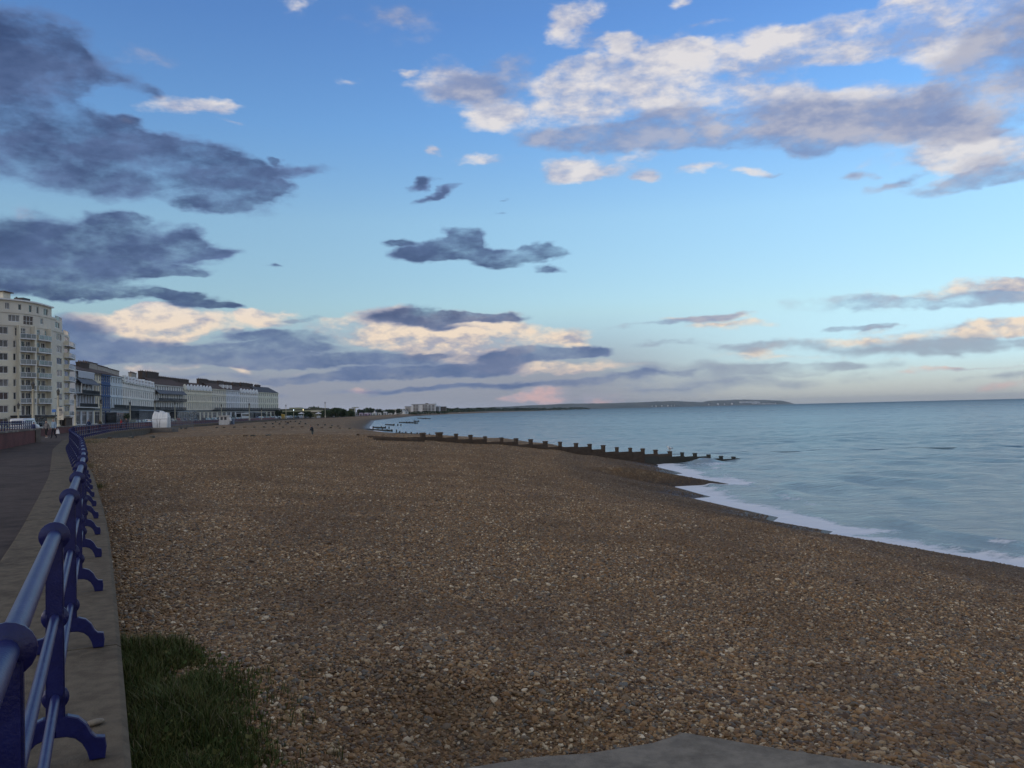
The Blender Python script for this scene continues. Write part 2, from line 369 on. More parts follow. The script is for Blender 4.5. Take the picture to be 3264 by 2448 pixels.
_pq = np.array([-60, -12, -4, 0, 3, 7, 14, 24, 34, 60, 400.]); _pz = np.array([-9.5, -7.2, -6.0, -5.5, -4.9, -4.1, -2.96, -2.25, -2.0, -1.95, -1.9])
_qq = np.linspace(-60, 400, 4601); _zz = np.interp(_qq, _pq, _pz); _kk = np.hanning(31); _kk /= _kk.sum()
_zs = np.convolve(np.pad(_zz, 15, mode='edge'), _kk, 'valid')
def prof(q): return np.interp(q, _qq, _zs)
def zbeach(x, y):
    x = np.asarray(x, float); y = np.asarray(y, float)
    q0 = xs0(y) - x; q1 = xs1(y) - x
    w = 1 - sstep(3.0, 9.0, np.abs(q0))
    z = prof(q0) * (1 - w) + prof(q1) * w
    s = x - xr(y)                                         # distance from the railing
    near_wall = 1 - sstep(0.3, 7, s)
    z = z * (1 - 0.8 * near_wall) + (-2.02) * 0.8 * near_wall
    back = sstep(14, 26, q0)
    z = z + back * (0.30 * sstep(30, 74, y) - 1.02 * sstep(79, 92, y) + 0.62 * sstep(125, 180, y))
    z = z + back * 0.0 + sstep(2, 8, q0) * (0.32 * fnoise(x * 0.16, y * 0.11, 4, 3) + 0.10 * fnoise(x * 0.7, y * 0.5, 3, 9) + 0.10 * np.exp(-((q0 - 9.5 - 2 * fnoise(y * .06, y * 0, 3, 4)) / 1.0) ** 2) - 0.05 * np.exp(-((q0 - 7.6) / .9) ** 2))
    z = np.where((y > 150), np.minimum(z, ZP - 0.12), z)
    bed = np.exp(-(((x - 1.0) / 2.5) ** 4 + ((y - 5.5) / 1.75) ** 4))       # scoured level round the concrete apron
    z = z * (1 - bed) + (-2.74) * bed
    return z
# ------------------------------------------------------------------ beach
def beach_material():
    m = bpy.data.materials.new('shingle_ground'); m.use_nodes = True; nt = m.node_tree; b = nt.nodes['Principled BSDF']
    g = nd('ShaderNodeNewGeometry', nt); P = g.outputs['Position']
    def vor(scale, off):
        mp = nd('ShaderNodeMapping', nt); nt.links.new(P, mp.inputs[0]); mp.inputs['Location'].default_value = off; mp.inputs['Scale'].default_value = (1, 1, 0.3)
        v = nd('ShaderNodeTexVoronoi', nt); nt.links.new(mp.outputs[0], v.inputs['Vector']); v.inputs['Scale'].default_value = scale; return v
    def nz_(scale, det, off=(0, 0, 0), rough=.6):
        mp = nd('ShaderNodeMapping', nt); nt.links.new(P, mp.inputs[0]); mp.inputs['Location'].default_value = off
        n = nd('ShaderNodeTexNoise', nt); nt.links.new(mp.outputs[0], n.inputs[0]); n.inputs['Scale'].default_value = scale; n.inputs['Detail'].default_value = det; n.inputs['Roughness'].default_value = rough
        return n.outputs[0]
    v1 = vor(20, (0, 0, 0)); v2 = vor(7.5, (3.3, 1.7, 0)); v3 = vor(2.6, (1.3, 9.7, 0))
    def stones(v):
        s = nd('ShaderNodeSeparateColor', nt); nt.links.new(v.outputs['Color'], s.inputs[0])
        r = nd('ShaderNodeValToRGB', nt); nt.links.new(s.outputs[0], r.inputs[0]); r.color_ramp.interpolation = 'CONSTANT'
        st = STONES; e = r.color_ramp.elements
        while len(e) < len(st): e.new(.5)
        for q, (p, c) in zip(e, st): q.position = p; q.color = (*c, 1)
        return r.outputs[0]
    c = mixc(0.45, stones(v1), stones(v2), nt)
    sepd = nd('ShaderNodeSeparateXYZ', nt); nt.links.new(P, sepd.inputs[0])
    far = ramp01(sepd.outputs[1], 25, 90, nt)
    c = mixc(M('MULTIPLY', far, 0.55, nt=nt), c, stones(v3), nt)
    patch = nz_(0.22, 6); patch2 = nz_(0.05, 5, (4, 9, 0))
    c = mixc(M('MULTIPLY', ramp01(patch, .40, .66, nt), .50, nt=nt), c, (.105, .062, .030, 1), nt)
    c = mixc(M('MULTIPLY', ramp01(patch2, .45, .62, nt), .40, nt=nt), c, (.19, .142, .085, 1), nt)
    # the wet strip above the tide line is darker
    wetn = M('MULTIPLY_ADD', M('SUBTRACT', nz_(0.5, 4, (7, 1, 0)), .5, nt=nt), 1.0, sepd.outputs[2], nt=nt)
    wet = ramp01(wetn, ZS + 0.75, ZS + 0.15, nt)
    damp = ramp01(wetn, ZS + 2.3, ZS + 0.6, nt)
    c = mixc(M('MULTIPLY', damp, .52, nt=nt), c, (.050, .041, .034, 1), nt)
    c = mixc(M('MULTIPLY', wet, .72, nt=nt), c, (.030, .024, .020, 1), nt)
    nt.links.new(c, b.inputs['Base Color'])
    nt.links.new(M('MULTIPLY_ADD', wet, -0.55, 0.9, nt=nt), b.inputs['Roughness'])
    b.inputs['Specular IOR Level'].default_value = 0.25
    h = M('ADD', M('MULTIPLY', v1.outputs['Distance'], -0.03, nt=nt), M('MULTIPLY', v2.outputs['Distance'], -0.05, nt=nt), nt=nt)
    h = M('ADD', h, M('MULTIPLY', nz_(9, 6, rough=.75), 0.06, nt=nt), nt=nt)
    bp = nd('ShaderNodeBump', nt); bp.inputs['Strength'].default_value = 0.85; bp.inputs['Distance'].default_value = 1.0
    nt.links.new(h, bp.inputs['Height']); nt.links.new(bp.outputs[0], b.inputs['Normal'])
    return m
STONES = [(0.0, (0.0675, 0.0378, 0.0181)), (0.11, (0.1453, 0.0789, 0.032)), (0.28, (0.2437, 0.1343, 0.053)), (0.45, (0.1875, 0.1216, 0.0614)), (0.58, (0.3, 0.1805, 0.0782)), (0.72, (0.1687, 0.13, 0.0851)), (0.81, (0.1172, 0.1091, 0.0872)), (0.86, (0.3562, 0.2391, 0.12)), (0.925, (0.4874, 0.3693, 0.2163)), (0.98, (0.6187, 0.5036, 0.3348))]

ys = [-14.0]
while ys[-1] < 2400: ys.append(ys[-1] + max(0.28, 0.0032 * abs(ys[-1])) if ys[-1] < 95 else ys[-1] * 1.012 + .2)
ys = np.array(ys)
tt = np.concatenate([np.linspace(0, 0.55, 90, endpoint=False), np.linspace(.55, 1.0, 80, endpoint=False), 1 + np.array([0, .02, .05, .1, .2, .35, .6])])
X0 = xr(ys) - 0.25; X1 = np.maximum(xs0(ys), X0 + 4)
span = X1 - X0
XX = X0[:, None] + np.where(tt[None, :] <= 1, tt[None, :] * span[:, None], span[:, None] + (tt[None, :] - 1) * 60)
YY = np.repeat(ys[:, None], len(tt), 1)
ZZ = zbeach(XX, YY)
# the promenade side of the beach tucks under the wall
beach_mat = beach_material()
beach = link('beach', grid_mesh('beach', np.stack([XX, YY, ZZ], -1), beach_mat)); set_tags(beach, kind='structure')

# ------------------------------------------------------------------ concrete apron at the foot of the picture
APRON = [(2180, 2335), (2080, 2360), (1880, 2392), (1700, 2405), (1480, 2440), (1380, 2600), (3050, 2600), (2870, 2440), (2500, 2385)]
ZA = -2.62
ap = [at(px, py, ZA) for px, py in APRON]
apoly = np.array([(p.x, p.y) for p in ap])
def inpoly(x, y, poly):
    x = np.asarray(x); y = np.asarray(y); c = np.zeros(x.shape, bool); n = len(poly)
    for i in range(n):
        x0, y0 = poly[i]; x1, y1 = poly[(i + 1) % n]
        k = ((y0 > y) != (y1 > y)) & (x < (x1 - x0) * (y - y0) / (y1 - y0 + 1e-12) + x0); c ^= k
    return c
conc_apron = pmat('apron_concrete', (.25, .215, .165), (.185, .16, .125), scale=7, rough=.95, spec=.12, bump=.006, bscale=60, coord='Object', dirt=(.10, .085, .065, .7), dscale=1.6)
apron = empty('concrete_apron', (0, 0, 0), label='grey concrete apron half buried in the pebbles at the front of the beach', cat='concrete slab')
# two cast faces that meet along a low arris
ridge0, ridge1 = ap[0], at(2120, 2600, ZA)
half1 = [ap[0], ap[1], ap[2], ap[3], ap[4], ap[5], ridge1]
half2 = [ap[0], ridge1, ap[6], ap[7], ap[8]]
def slab_piece(pts, dz):
    b = MB(); n = len(pts)
    c = sum((Vector(p) for p in pts), Vector()) / n
    top = [(p.x, p.y, ZA + dz * (1 if p not in (ridge0, ridge1) else 0) + 0.0) for p in pts]
    b.add(top + [(x, y, ZA - 0.5) for x, y, z in top], [tuple(range(n))] + [(i, n + i, n + (i + 1) % n, (i + 1) % n) for i in range(n)])
    return b
for k, (pts, dz) in enumerate(((half1, -0.02), (half2, -0.01))):
    me = slab_piece(pts, dz).mesh('slab', conc_apron)
    bm = bmesh.new(); bm.from_mesh(me); bmesh.ops.recalc_face_normals(bm, faces=bm.faces); bm.to_mesh(me); bm.free()
    link('slab', me, apron)
# ------------------------------------------------------------------ loose shingle near the camera: one mass of pebbles
def pebble_nodes(mat_):
    ng = bpy.data.node_groups.new('scatter_pebbles', 'GeometryNodeTree')
    ng.interface.new_socket('Geometry', in_out='INPUT', socket_type='NodeSocketGeometry')
    ng.interface.new_socket('Geometry', in_out='OUTPUT', socket_type='NodeSocketGeometry')
    N = ng.nodes.new; L = ng.links.new
    gi = N('NodeGroupInput'); go = N('NodeGroupOutput')
    g2i = N('GeometryNodeGeometryToInstance')
    for k in range(7):
        ico = N('GeometryNodeMeshIcoSphere'); ico.inputs['Radius'].default_value = 0.5; ico.inputs['Subdivisions'].default_value = 2
        pos = N('GeometryNodeInputPosition'); ad = N('ShaderNodeVectorMath'); ad.operation = 'ADD'; ad.inputs[1].default_value = (k * 3.7, k * 1.9, k * 7.3); L(pos.outputs[0], ad.inputs[0])
        no = N('ShaderNodeTexNoise'); no.inputs['Scale'].default_value = 1.5; no.inputs['Detail'].default_value = 1.0; L(ad.outputs[0], no.inputs[0])
        sb = N('ShaderNodeVectorMath'); sb.operation = 'SUBTRACT'; sb.inputs[1].default_value = (.5, .5, .5); L(no.outputs[1], sb.inputs[0])
        sc = N('ShaderNodeVectorMath'); sc.operation = 'SCALE'; sc.inputs['Scale'].default_value = 0.75; L(sb.outputs[0], sc.inputs[0])
        sp = N('GeometryNodeSetPosition'); L(ico.outputs[0], sp.inputs['Geometry']); L(sc.outputs[0], sp.inputs['Offset'])
        sm = N('GeometryNodeSetShadeSmooth'); L(sp.outputs[0], sm.inputs[0])
        ma = N('GeometryNodeSetMaterial'); ma.inputs['Material'].default_value = mat_; L(sm.outputs[0], ma.inputs[0])
        L(ma.outputs[0], g2i.inputs[0])
    iop = N('GeometryNodeInstanceOnPoints'); L(gi.outputs[0], iop.inputs['Points']); L(g2i.outputs[0], iop.inputs['Instance'])
    iop.inputs['Pick Instance'].default_value = True
    def attr(nm, t):
        a = N('GeometryNodeInputNamedAttribute'); a.data_type = t; a.inputs['Name'].default_value = nm
        return [o for o in a.outputs if o.enabled and o.name == 'Attribute'][0]
    L(attr('pick', 'INT'), iop.inputs['Instance Index']); L(attr('turn', 'FLOAT_VECTOR'), iop.inputs['Rotation']); L(attr('size', 'FLOAT_VECTOR'), iop.inputs['Scale'])
    L(iop.outputs[0], go.inputs[0])
    return ng
def pebble_material():
    m = bpy.data.materials.new('pebbles'); m.use_nodes = True; nt = m.node_tree; b = nt.nodes['Principled BSDF']
    oi = nd('ShaderNodeObjectInfo', nt)
    r = nd('ShaderNodeValToRGB', nt); nt.links.new(oi.outputs['Random'], r.inputs[0]); r.color_ramp.interpolation = 'CONSTANT'
    e = r.color_ramp.elements
    while len(e) < len(STONES): e.new(.5)
    for q, (p, c) in zip(e, STONES): q.position = p; q.color = (*[min(1, x * 1.12) for x in c], 1)
    g = nd('ShaderNodeNewGeometry', nt)
    n = nd('ShaderNodeTexNoise', nt); nt.links.new(g.outputs['Position'], n.inputs[0]); n.inputs['Scale'].default_value = 70; n.inputs['Detail'].default_value = 3
    n2 = nd('ShaderNodeTexNoise', nt); nt.links.new(g.outputs['Position'], n2.inputs[0]); n2.inputs['Scale'].default_value = 0.35; n2.inputs['Detail'].default_value = 5
    c = mixc(M('MULTIPLY', ramp01(n.outputs[0], .4, .7, nt), .4, nt=nt), r.outputs[0], (.105, .064, .034, 1), nt)
    c = mixc(M('MULTIPLY', ramp01(n2.outputs[0], .42, .66, nt), .45, nt=nt), c, (.100, .058, .028, 1), nt)
    sz = nd('ShaderNodeSeparateXYZ', nt); nt.links.new(g.outputs['Position'], sz.inputs[0])
    damp = ramp01(M('MULTIPLY_ADD', M('SUBTRACT', n2.outputs[0], .5, nt=nt), 1.2, sz.outputs[2], nt=nt), ZS + 2.3, ZS + 0.6, nt)
    c = mixc(M('MULTIPLY', damp, .52, nt=nt), c, (.050, .041, .034, 1), nt)
    nt.links.new(c, b.inputs['Base Color']); b.inputs['Roughness'].default_value = .62; b.inputs['Specular IOR Level'].default_value = 0.3
    return m
def scatter(name, x, y, diam):
    n = len(x); z = zbeach(x, y) + diam * 0.12 * rng.random(n)
    me = bpy.data.meshes.new(name); me.vertices.add(n)
    me.vertices.foreach_set('co', np.stack([x, y, z], -1).reshape(-1).astype(np.float32))
    a = me.attributes.new('size', 'FLOAT_VECTOR', 'POINT')
    sz = np.stack([diam * rng.uniform(.85, 1.45, n), diam * rng.uniform(.75, 1.05, n), diam * rng.uniform(.42, .8, n)], -1)
    a.data.foreach_set('vector', sz.reshape(-1).astype(np.float32))
    a = me.attributes.new('turn', 'FLOAT_VECTOR', 'POINT')
    a.data.foreach_set('vector', np.stack([rng.normal(0, .35, n), rng.normal(0, .35, n), rng.uniform(0, 6.28, n)], -1).reshape(-1).astype(np.float32))
    a = me.attributes.new('pick', 'INT', 'POINT'); a.data.foreach_set('value', rng.integers(0, 7, n).astype(np.int32))
    o = link(name, me); md = o.modifiers.new('scatter', 'NODES'); md.node_group = PEBBLE_NG
    return o
pebble_mat = pebble_material(); PEBBLE_NG = pebble_nodes(pebble_mat)
# sample the visible stretch, thinning with distance
N0 = 2600000
yy = 3.0 * (90 / 3.0) ** rng.random(N0)
half_l = 0.66 * yy + 3.0
xx = rng.uniform(-1, 1, N0) * half_l
keep = (xx > np.maximum(-half_l, xr(yy) + 0.36)) & (xx < np.minimum(half_l, np.maximum(xs0(yy) - 0.6, xs1(yy) - .3)))
xx, yy = xx[keep], yy[keep]
dens = 2900 * np.minimum(1, (8.0 / yy) ** 1.5) * sstep(90, 55, yy)
# local sampling density of the proposals
pdf = N0 / (2 * (0.66 * yy + 3.0)) / (yy * math.log(30.0))
keep = rng.random(len(xx)) < np.minimum(1, dens / pdf)
xx, yy = xx[keep], yy[keep]
keep = ~inpoly(xx, yy, apoly * 1.0) | (rng.random(len(xx)) < 0.02 + 0.25 * (vnoise(xx * 2.6, yy * 2.6, 77) > .80))
xx, yy = xx[keep], yy[keep]
zk = zbeach(xx, yy) > ZS + .04; xx, yy = xx[zk], yy[zk]
dm = np.exp(rng.normal(math.log(.0215), .38, len(xx))) * (1 + 0.40 * sstep(0, 3.5, xx) * sstep(11, 6, yy)) * (1 + 0.012 * yy)
scatter('pebbles', xx, yy, np.clip(dm, .012, .085)).__setitem__('kind', 'stuff')
print('pebbles', len(xx))
# ------------------------------------------------------------------ sea
def sea_material():
    m = bpy.data.materials.new('sea_water'); m.use_nodes = True; nt = m.node_tree; b = nt.nodes['Principled BSDF']
    g = nd('ShaderNodeNewGeometry', nt); P = g.outputs['Position']
    sepd = nd('ShaderNodeSeparateXYZ', nt); nt.links.new(P, sepd.inputs[0])
    def nz_(scale, det, st=(1, 1, 1), rough=.6, off=(0, 0, 0)):
        mp = nd('ShaderNodeMapping', nt); nt.links.new(P, mp.inputs[0]); mp.inputs['Scale'].default_value = st; mp.inputs['Location'].default_value = off
        mp.inputs['Rotation'].default_value = (0, 0, math.radians(-14))
        n = nd('ShaderNodeTexNoise', nt); nt.links.new(mp.outputs[0], n.inputs[0]); n.inputs['Scale'].default_value = scale; n.inputs['Detail'].default_value = det; n.inputs['Roughness'].default_value = rough
        return n.outputs[0]
    dist = M('MULTIPLY', sepd.outputs[1], 1.0, nt=nt)
    h = M('ADD', M('MULTIPLY', nz_(1.3, 7, (.40, 1.0, 1), .68), .24, nt=nt), M('MULTIPLY', nz_(.22, 4, (.45, 1, 1), .6, (9, 2, 0)), .9, nt=nt), nt=nt)
    h = M('ADD', h, M('MULTIPLY', nz_(0.03, 4, (.3, 1, 1), .6, (2, 7, 0)), M('MULTIPLY', ramp01(dist, 80, 900, nt), 20.0, nt=nt), nt=nt), nt=nt)
    bp = nd('ShaderNodeBump', nt); bp.inputs['Strength'].default_value = 0.85; bp.inputs['Distance'].default_value = 1.0
    nt.links.new(h, bp.inputs['Height']); nt.links.new(bp.outputs[0], b.inputs['Normal'])
    fo = nd('ShaderNodeAttribute', nt, attribute_name='foam')
    lace = M('ADD', M('MULTIPLY_ADD', nz_(.5, 5, (.6, 1, 1), .6, (5, 5, 0)), .85, M('MULTIPLY', nz_(2.4, 8, (.7, 1, 1), .75, (1, 8, 0)), .75, nt=nt), nt=nt), fo.outputs['Fac'], nt=nt)
    foam = ramp01(lace, 1.16, 1.36, nt)
    tone = nz_(.02, 5, (.25, 1, 1), .6, (3, 3, 0))
    body = mixc(ramp01(tone, .4, .62, nt), (.026, .085, .115, 1), (.050, .125, .150, 1), nt)
    sh = nd('ShaderNodeAttribute', nt, attribute_name='shallow')
    body = mixc(M('MULTIPLY', sh.outputs['Fac'], .85, nt=nt), body, (.22, .28, .29, 1), nt)
    c = mixc(foam, body, (.72, .74, .76, 1), nt)
    nt.links.new(c, b.inputs['Base Color'])
    nt.links.new(M('MULTIPLY_ADD', foam, .6, M('MULTIPLY_ADD', M('POWER', ramp01(dist, 20, 4000, nt, False), .45, nt=nt), .36, .10, nt=nt), nt=nt), b.inputs['Roughness'])
    b.inputs['IOR'].default_value = 1.333
    return m
sy = [-14.0]
while sy[-1] < 30000: sy.append(sy[-1] + (0.33 if sy[-1] < 60 else 0.33 * (sy[-1] / 60) ** 1.6 if sy[-1] < 400 else sy[-1] * .03))
sy = np.array(sy)
far_shore = np.interp(sy, [1900, 2400, 3000, 5600, 9000, 14000, 30000], [-121, -60, 0, 343, 600, 900, 3000])
left = np.where(sy < 1900, xs0(sy) - np.where(sy < 100, 4.0, 8.0 + sy * .004), far_shore - 40)
u = np.linspace(0, 1, 300)
wid = np.maximum(70, 1.0 * np.abs(sy)) + 25
near_frac = np.minimum(1, 22 / wid)
SX = left[:, None] + (u[None, :] ** 1.55) * wid[:, None] * 1.25
SY = np.repeat(sy[:, None], len(u), 1)
q = xs1(SY) - SX
depth = ZS - np.where(SY < 2300, zbeach(SX, SY), ZS - 5)
wave = np.zeros_like(SX)
for k in range(26):
    wl = rng.uniform(1.4, 9.0); an = rng.normal(math.radians(200), .5); ph = rng.uniform(0, 6.28)
    fade = sstep(wl * 160, wl * 40, SY)
    wave += 0.0032 * wl * fade * np.sin((SX * math.cos(an) + SY * math.sin(an)) * 2 * math.pi / wl + ph)
shoal = sstep(-0.1, 0.9, depth)
wave *= 0.12 + 0.88 * shoal
# low breakers running on to the beach
so = -(xs0(SY) - SX) + 1.2 * fnoise(SY * .09, SX * .05, 3, 21)
for off, amp, wd in ((1.5, .11, .45), (4.6, .14, .8), (9.5, .10, 1.3)):
    along = sstep(.40, .62, vnoise(SY * .10 + off * 3, SX * 0 + off, 31))
    dlt = (so - off) / wd
    wave += amp * along * np.where(dlt < 0, np.exp(-dlt * dlt * 2.6), np.exp(-dlt * dlt * .5)) * sstep(260, 90, SY)
bk = at(2246, 1476, ZS)
wave += 0.34 * np.exp(-(((SX - bk.x) / 1.7) ** 2 + ((SY - bk.y - .25 * np.sin(SX * 2.1)) / .7) ** 2))
foam = 0.53 * sstep(0.45, 0.02, depth) + 0.20 * sstep(1.7, 0.2, depth)
for off, wd, a in ((1.1, .7, .36), (4.1, .6, .21)):
    foam += a * np.exp(-((so - off) / wd) ** 2) * sstep(.45, .65, vnoise(SY * .10 + off * 3, SX * 0 + off, 31))
foam += 0.28 * np.exp(-(((SX - bk.x - .5) / 4.0) ** 2 + ((SY - bk.y + 2.5) / 2.5) ** 2))
foam *= sstep(700, 120, SY)
shallow = sstep(4.6, 0.2, depth)
sea = link('sea', grid_mesh('sea', np.stack([SX, SY, ZS + wave], -1), sea_material(), attrs={'foam': foam, 'shallow': shallow}))
set_tags(sea, kind='structure')
# ------------------------------------------------------------------ promenade
_seg = np.hypot(np.diff(_rx), np.diff(_ry)); _arc = np.concatenate([[0], np.cumsum(_seg)])
ARC0 = float(np.interp(2.03, _ry, _arc))
_sx = np.convolve(np.pad(_rx, 8, mode='edge'), np.ones(17) / 17, 'valid'); _sx[:8] = _rx[:8]; _sx[-8:] = _rx[-8:]
def rail_at(s, off=0.0):
    """point and heading s metres along the railing beyond the nearest post; off > 0 is towards the sea"""
    a = ARC0 + s
    x, y = np.interp(a, _arc, _sx), np.interp(a, _arc, _ry)
    x2, y2 = np.interp(a + .6, _arc, _sx), np.interp(a + .6, _arc, _ry); x1, y1 = np.interp(a - .6, _arc, _sx), np.interp(a - .6, _arc, _ry)
    t = Vector((x2 - x1, y2 - y1, 0)).normalized(); n = Vector((t.y, -t.x, 0))
    return Vector((x, y, 0)) + n * off, t, n

tarmac = pmat('promenade_tarmac', (.066, .051, .044), (.090, .070, .059), scale=3.0, rough=.95, spec=.12, bump=.006, bscale=90, coord='Object', dirt=(.030, .024, .023, .8), dscale=.5)
concrete = pmat('coping_concrete', (.155, .127, .090), (.108, .088, .064), scale=9, rough=.95, spec=.12, bump=.006, bscale=70, coord='Object', dirt=(.050, .042, .033, .85), dscale=1.5)
wallconc = pmat('sea_wall_concrete', (.13, .12, .10), (.085, .08, .068), scale=1.4, rough=.95, spec=.15, bump=.01, bscale=30, coord='Object')
ground_m = pmat('street_asphalt', (.055, .053, .055), (.042, .041, .043), scale=.6, rough=.95, spec=.15)

S_FAR = float(np.interp(2000, _ry, _arc)) - ARC0
st = np.concatenate([np.arange(-14, 130, 1.0), np.geomspace(130, S_FAR, 60)])
def strip(name, o1, o2, z, m, kind='structure', steps=st, ncol=6):
    V = np.zeros((len(steps), ncol, 3))
    for i, s in enumerate(steps):
        for j, o in enumerate(np.linspace(o1, o2, ncol)):
            p, t, n = rail_at(s, o); V[i, j] = (p.x, p.y, z)
    o = link(name, grid_mesh(name, V, m)); set_tags(o, kind=kind); return o
strip('promenade', -0.70, -8.5, ZP - 0.012, tarmac, ncol=12)
# the town's ground beyond it
gp = MB().add([(-900, -60, ZP - .04), (-4, -60, ZP - .04), (-4, -8, ZP - .04), (-60, 120, ZP - .04), (-80, 180, ZP - .04), (-125, 446, ZP - .04), (-170, 900, ZP - .04), (-215, 2400, ZP - .04), (-1500, 2400, ZP - .04)], [(0, 1, 2, 3, 4, 5, 6, 7, 8)])
set_tags(gp.obj('road', ground_m), kind='structure')
# sea wall face
V = np.zeros((len(st), 2, 3))
for i, s in enumerate(st):
    p, t, n = rail_at(s, .30)
    V[i, 0] = (p.x, p.y, -4.2); V[i, 1] = (p.x, p.y, ZP - .10)
set_tags(link('sea_wall', grid_mesh('sea_wall', V, wallconc, smooth=False)), kind='structure')
# coping: cast slabs with open joints, each its own piece
coping = empty('coping', (0, 0, 0), label='weathered concrete coping slabs under the blue railing along the edge of the promenade', cat='coping')
def coping_slab(s0, s1, n=5):
    b = MB(); L = [s0 + (s1 - s0) * k / n for k in range(n + 1)]
    # outline across: left edge, right top arris, chamfer, right face
    cross = [(-.84, -.16), (-.84, -.006), (-.83, 0.0), (.285, 0.0), (.315, -.022), (.32, -.16)]
    rows = []
    for s in L:
        p, t, nn = rail_at(s)
        rows.append([(p.x + nn.x * o, p.y + nn.y * o, ZP + z) for o, z in cross])
    k = len(cross); b.add([v for r_ in rows for v in r_], [(i * k + j, i * k + (j + 1) % k, (i + 1) * k + (j + 1) % k, (i + 1) * k + j) for i in range(n) for j in range(k)] + [tuple(range(k)), tuple(reversed(range(n * k, n * k + k)))])
    me = b.mesh('slab', concrete); bm = bmesh.new(); bm.from_mesh(me); bmesh.ops.recalc_face_normals(bm, faces=bm.faces); bm.to_mesh(me); bm.free(); return me
s = -7.85 + 0.0
while s < 115:
    o = link('slab', coping_slab(s + .006, s + 3.06 - .006), coping); o.location.z = random.uniform(-.004, .004)
    s += 3.06
V = np.array([[tuple(rail_at(q, o)[0].xy) + (ZP + z,) for o, z in ((-.84, 0), (.3, 0), (.32, -.03), (.32, -.3))] for q in np.geomspace(s, S_FAR, 50)])
link('far_run', grid_mesh('far_run', V, concrete, smooth=False), coping)
# a loose stone lying on the coping
p = at(302, 2311, ZP)
b = MB().ball((0, 0, .014), .05, 10, 6, (1.0, .55, .32))
b.v = [(x + .006 * math.sin(y * 90), y + .005 * math.sin(x * 70), z) for x, y, z in b.v]
set_tags(b.obj('loose_stone', pmat('stone_tan', (.24, .20, .14), (.17, .14, .10), 30), smooth=True, loc=(p.x, p.y, ZP), rz=.5), 'flat tan stone lying alone on the concrete coping beside the railing', 'stone')

# ------------------------------------------------------------------ railing
def paint_blue():
    m = pmat('blue_railing_paint', (.004, .006, .062), (.007, .010, .085), scale=14, rough=.30, spec=.45, bump=.0015, bscale=90, coord='Object', dirt=(.020, .026, .10, .4), dscale=14)
    return m
blue = paint_blue()
worn_blue = pmat('worn_blue_rail', (.008, .012, .085), (.016, .021, .105), scale=9, rough=.36, spec=.5, bump=.001, bscale=120, dirt=(.055, .06, .135, .45), dscale=26)
railing = empty('promenade_railing', (0, 0, ZP), label='long blue painted cast iron railing curving away along the promenade edge', cat='railing')
RZ = (1.05, .675, .308)
def disc(b, z, R, w, hole=0.02, n=20):
    """a fat ring standing across the rail (axis along y)"""
    pr = [(hole, -w / 2 - .006), (R * .62, -w / 2 - .004), (R * .93, -w / 2 + .006), (R, -w * .18), (R, w * .18), (R * .93, w / 2 - .006), (R * .62, w / 2 + .004), (hole, w / 2 + .006)]
    k0 = len(b.v); b.lathe(pr, n)
    for i in range(k0, len(b.v)):
        x, y, zz = b.v[i]; b.v[i] = (x, zz, y + z)
def post_parts():
    b = MB()
    b.hexa([(-.040, -.024, .15), (.040, -.024, .15), (.040, .024, .15), (-.040, .024, .15)], [(-.036, -.022, 1.03), (.036, -.022, 1.03), (.036, .022, 1.03), (-.036, .022, 1.03)])
    me = b.mesh('stem', blue)
    bm = bmesh.new(); bm.from_mesh(me); bmesh.ops.bevel(bm, geom=[e for e in bm.edges], offset=.006, segments=2, affect='EDGES'); bm.to_mesh(me); bm.free()
    stem_me = me
    cols = []
    for z, R, w in ((RZ[0], .066, .024), (RZ[1], .058, .028), (RZ[2], .058, .028)):
        b = MB(); disc(b, z, R, w); cols.append(b.mesh('collar', blue, smooth=math.radians(50)))
    out = [(0, .215), (.05, .222), (.095, .205), (.130, .168), (.150, .125), (.168, .105), (.205, .098), (.212, .055), (.205, 0), (.140, 0), (.128, .045), (.108, .085), (.080, .112), (.045, .125), (0, .128)]
    legs = []
    for sgn in (1, -1):
        b = MB(); n = len(out); w = .024
        b.add([(sgn * x, -w, z) for x, z in out] + [(sgn * x, w, z) for x, z in out],
              [tuple(range(n)), tuple(reversed(range(n, 2 * n)))] + [(i, n + i, n + (i + 1) % n, (i + 1) % n) for i in range(n)])
        me = b.mesh('foot', blue); bm = bmesh.new(); bm.from_mesh(me); bmesh.ops.recalc_face_normals(bm, faces=bm.faces)
        bmesh.ops.bevel(bm, geom=[e for e in bm.edges if len(e.link_faces) == 2 and any(len(f.verts) > 4 for f in e.link_faces)], offset=.005, segments=1, affect='EDGES')
        bm.to_mesh(me); bm.free(); legs.append(me)
    return stem_me, cols, legs
stem_me, col_me, leg_me = post_parts()
SP = 2.19
n_posts = 92
for k in range(-1, n_posts):
    s = k * SP
    p, t, n = rail_at(s)
    o = link('post', stem_me, railing, (p.x, p.y, 0), math.atan2(t.y, t.x) - math.pi / 2)
    o.location.z = 0
    for me in col_me: link('collar', me, o)
    for me in leg_me: link('foot', me, o)
for nm, z, r_ in (('top_rail', RZ[0], .0305), ('middle_rail', RZ[1], .0205), ('lower_rail', RZ[2], .0205)):
    pts = []
    for k in range(-2, n_posts * 2 + 1):
        p, t, n = rail_at(k * SP / 2); pts.append((p.x, p.y, z))
    MB().tube(pts, r_, 14).obj(nm, worn_blue, railing, smooth=math.radians(60))
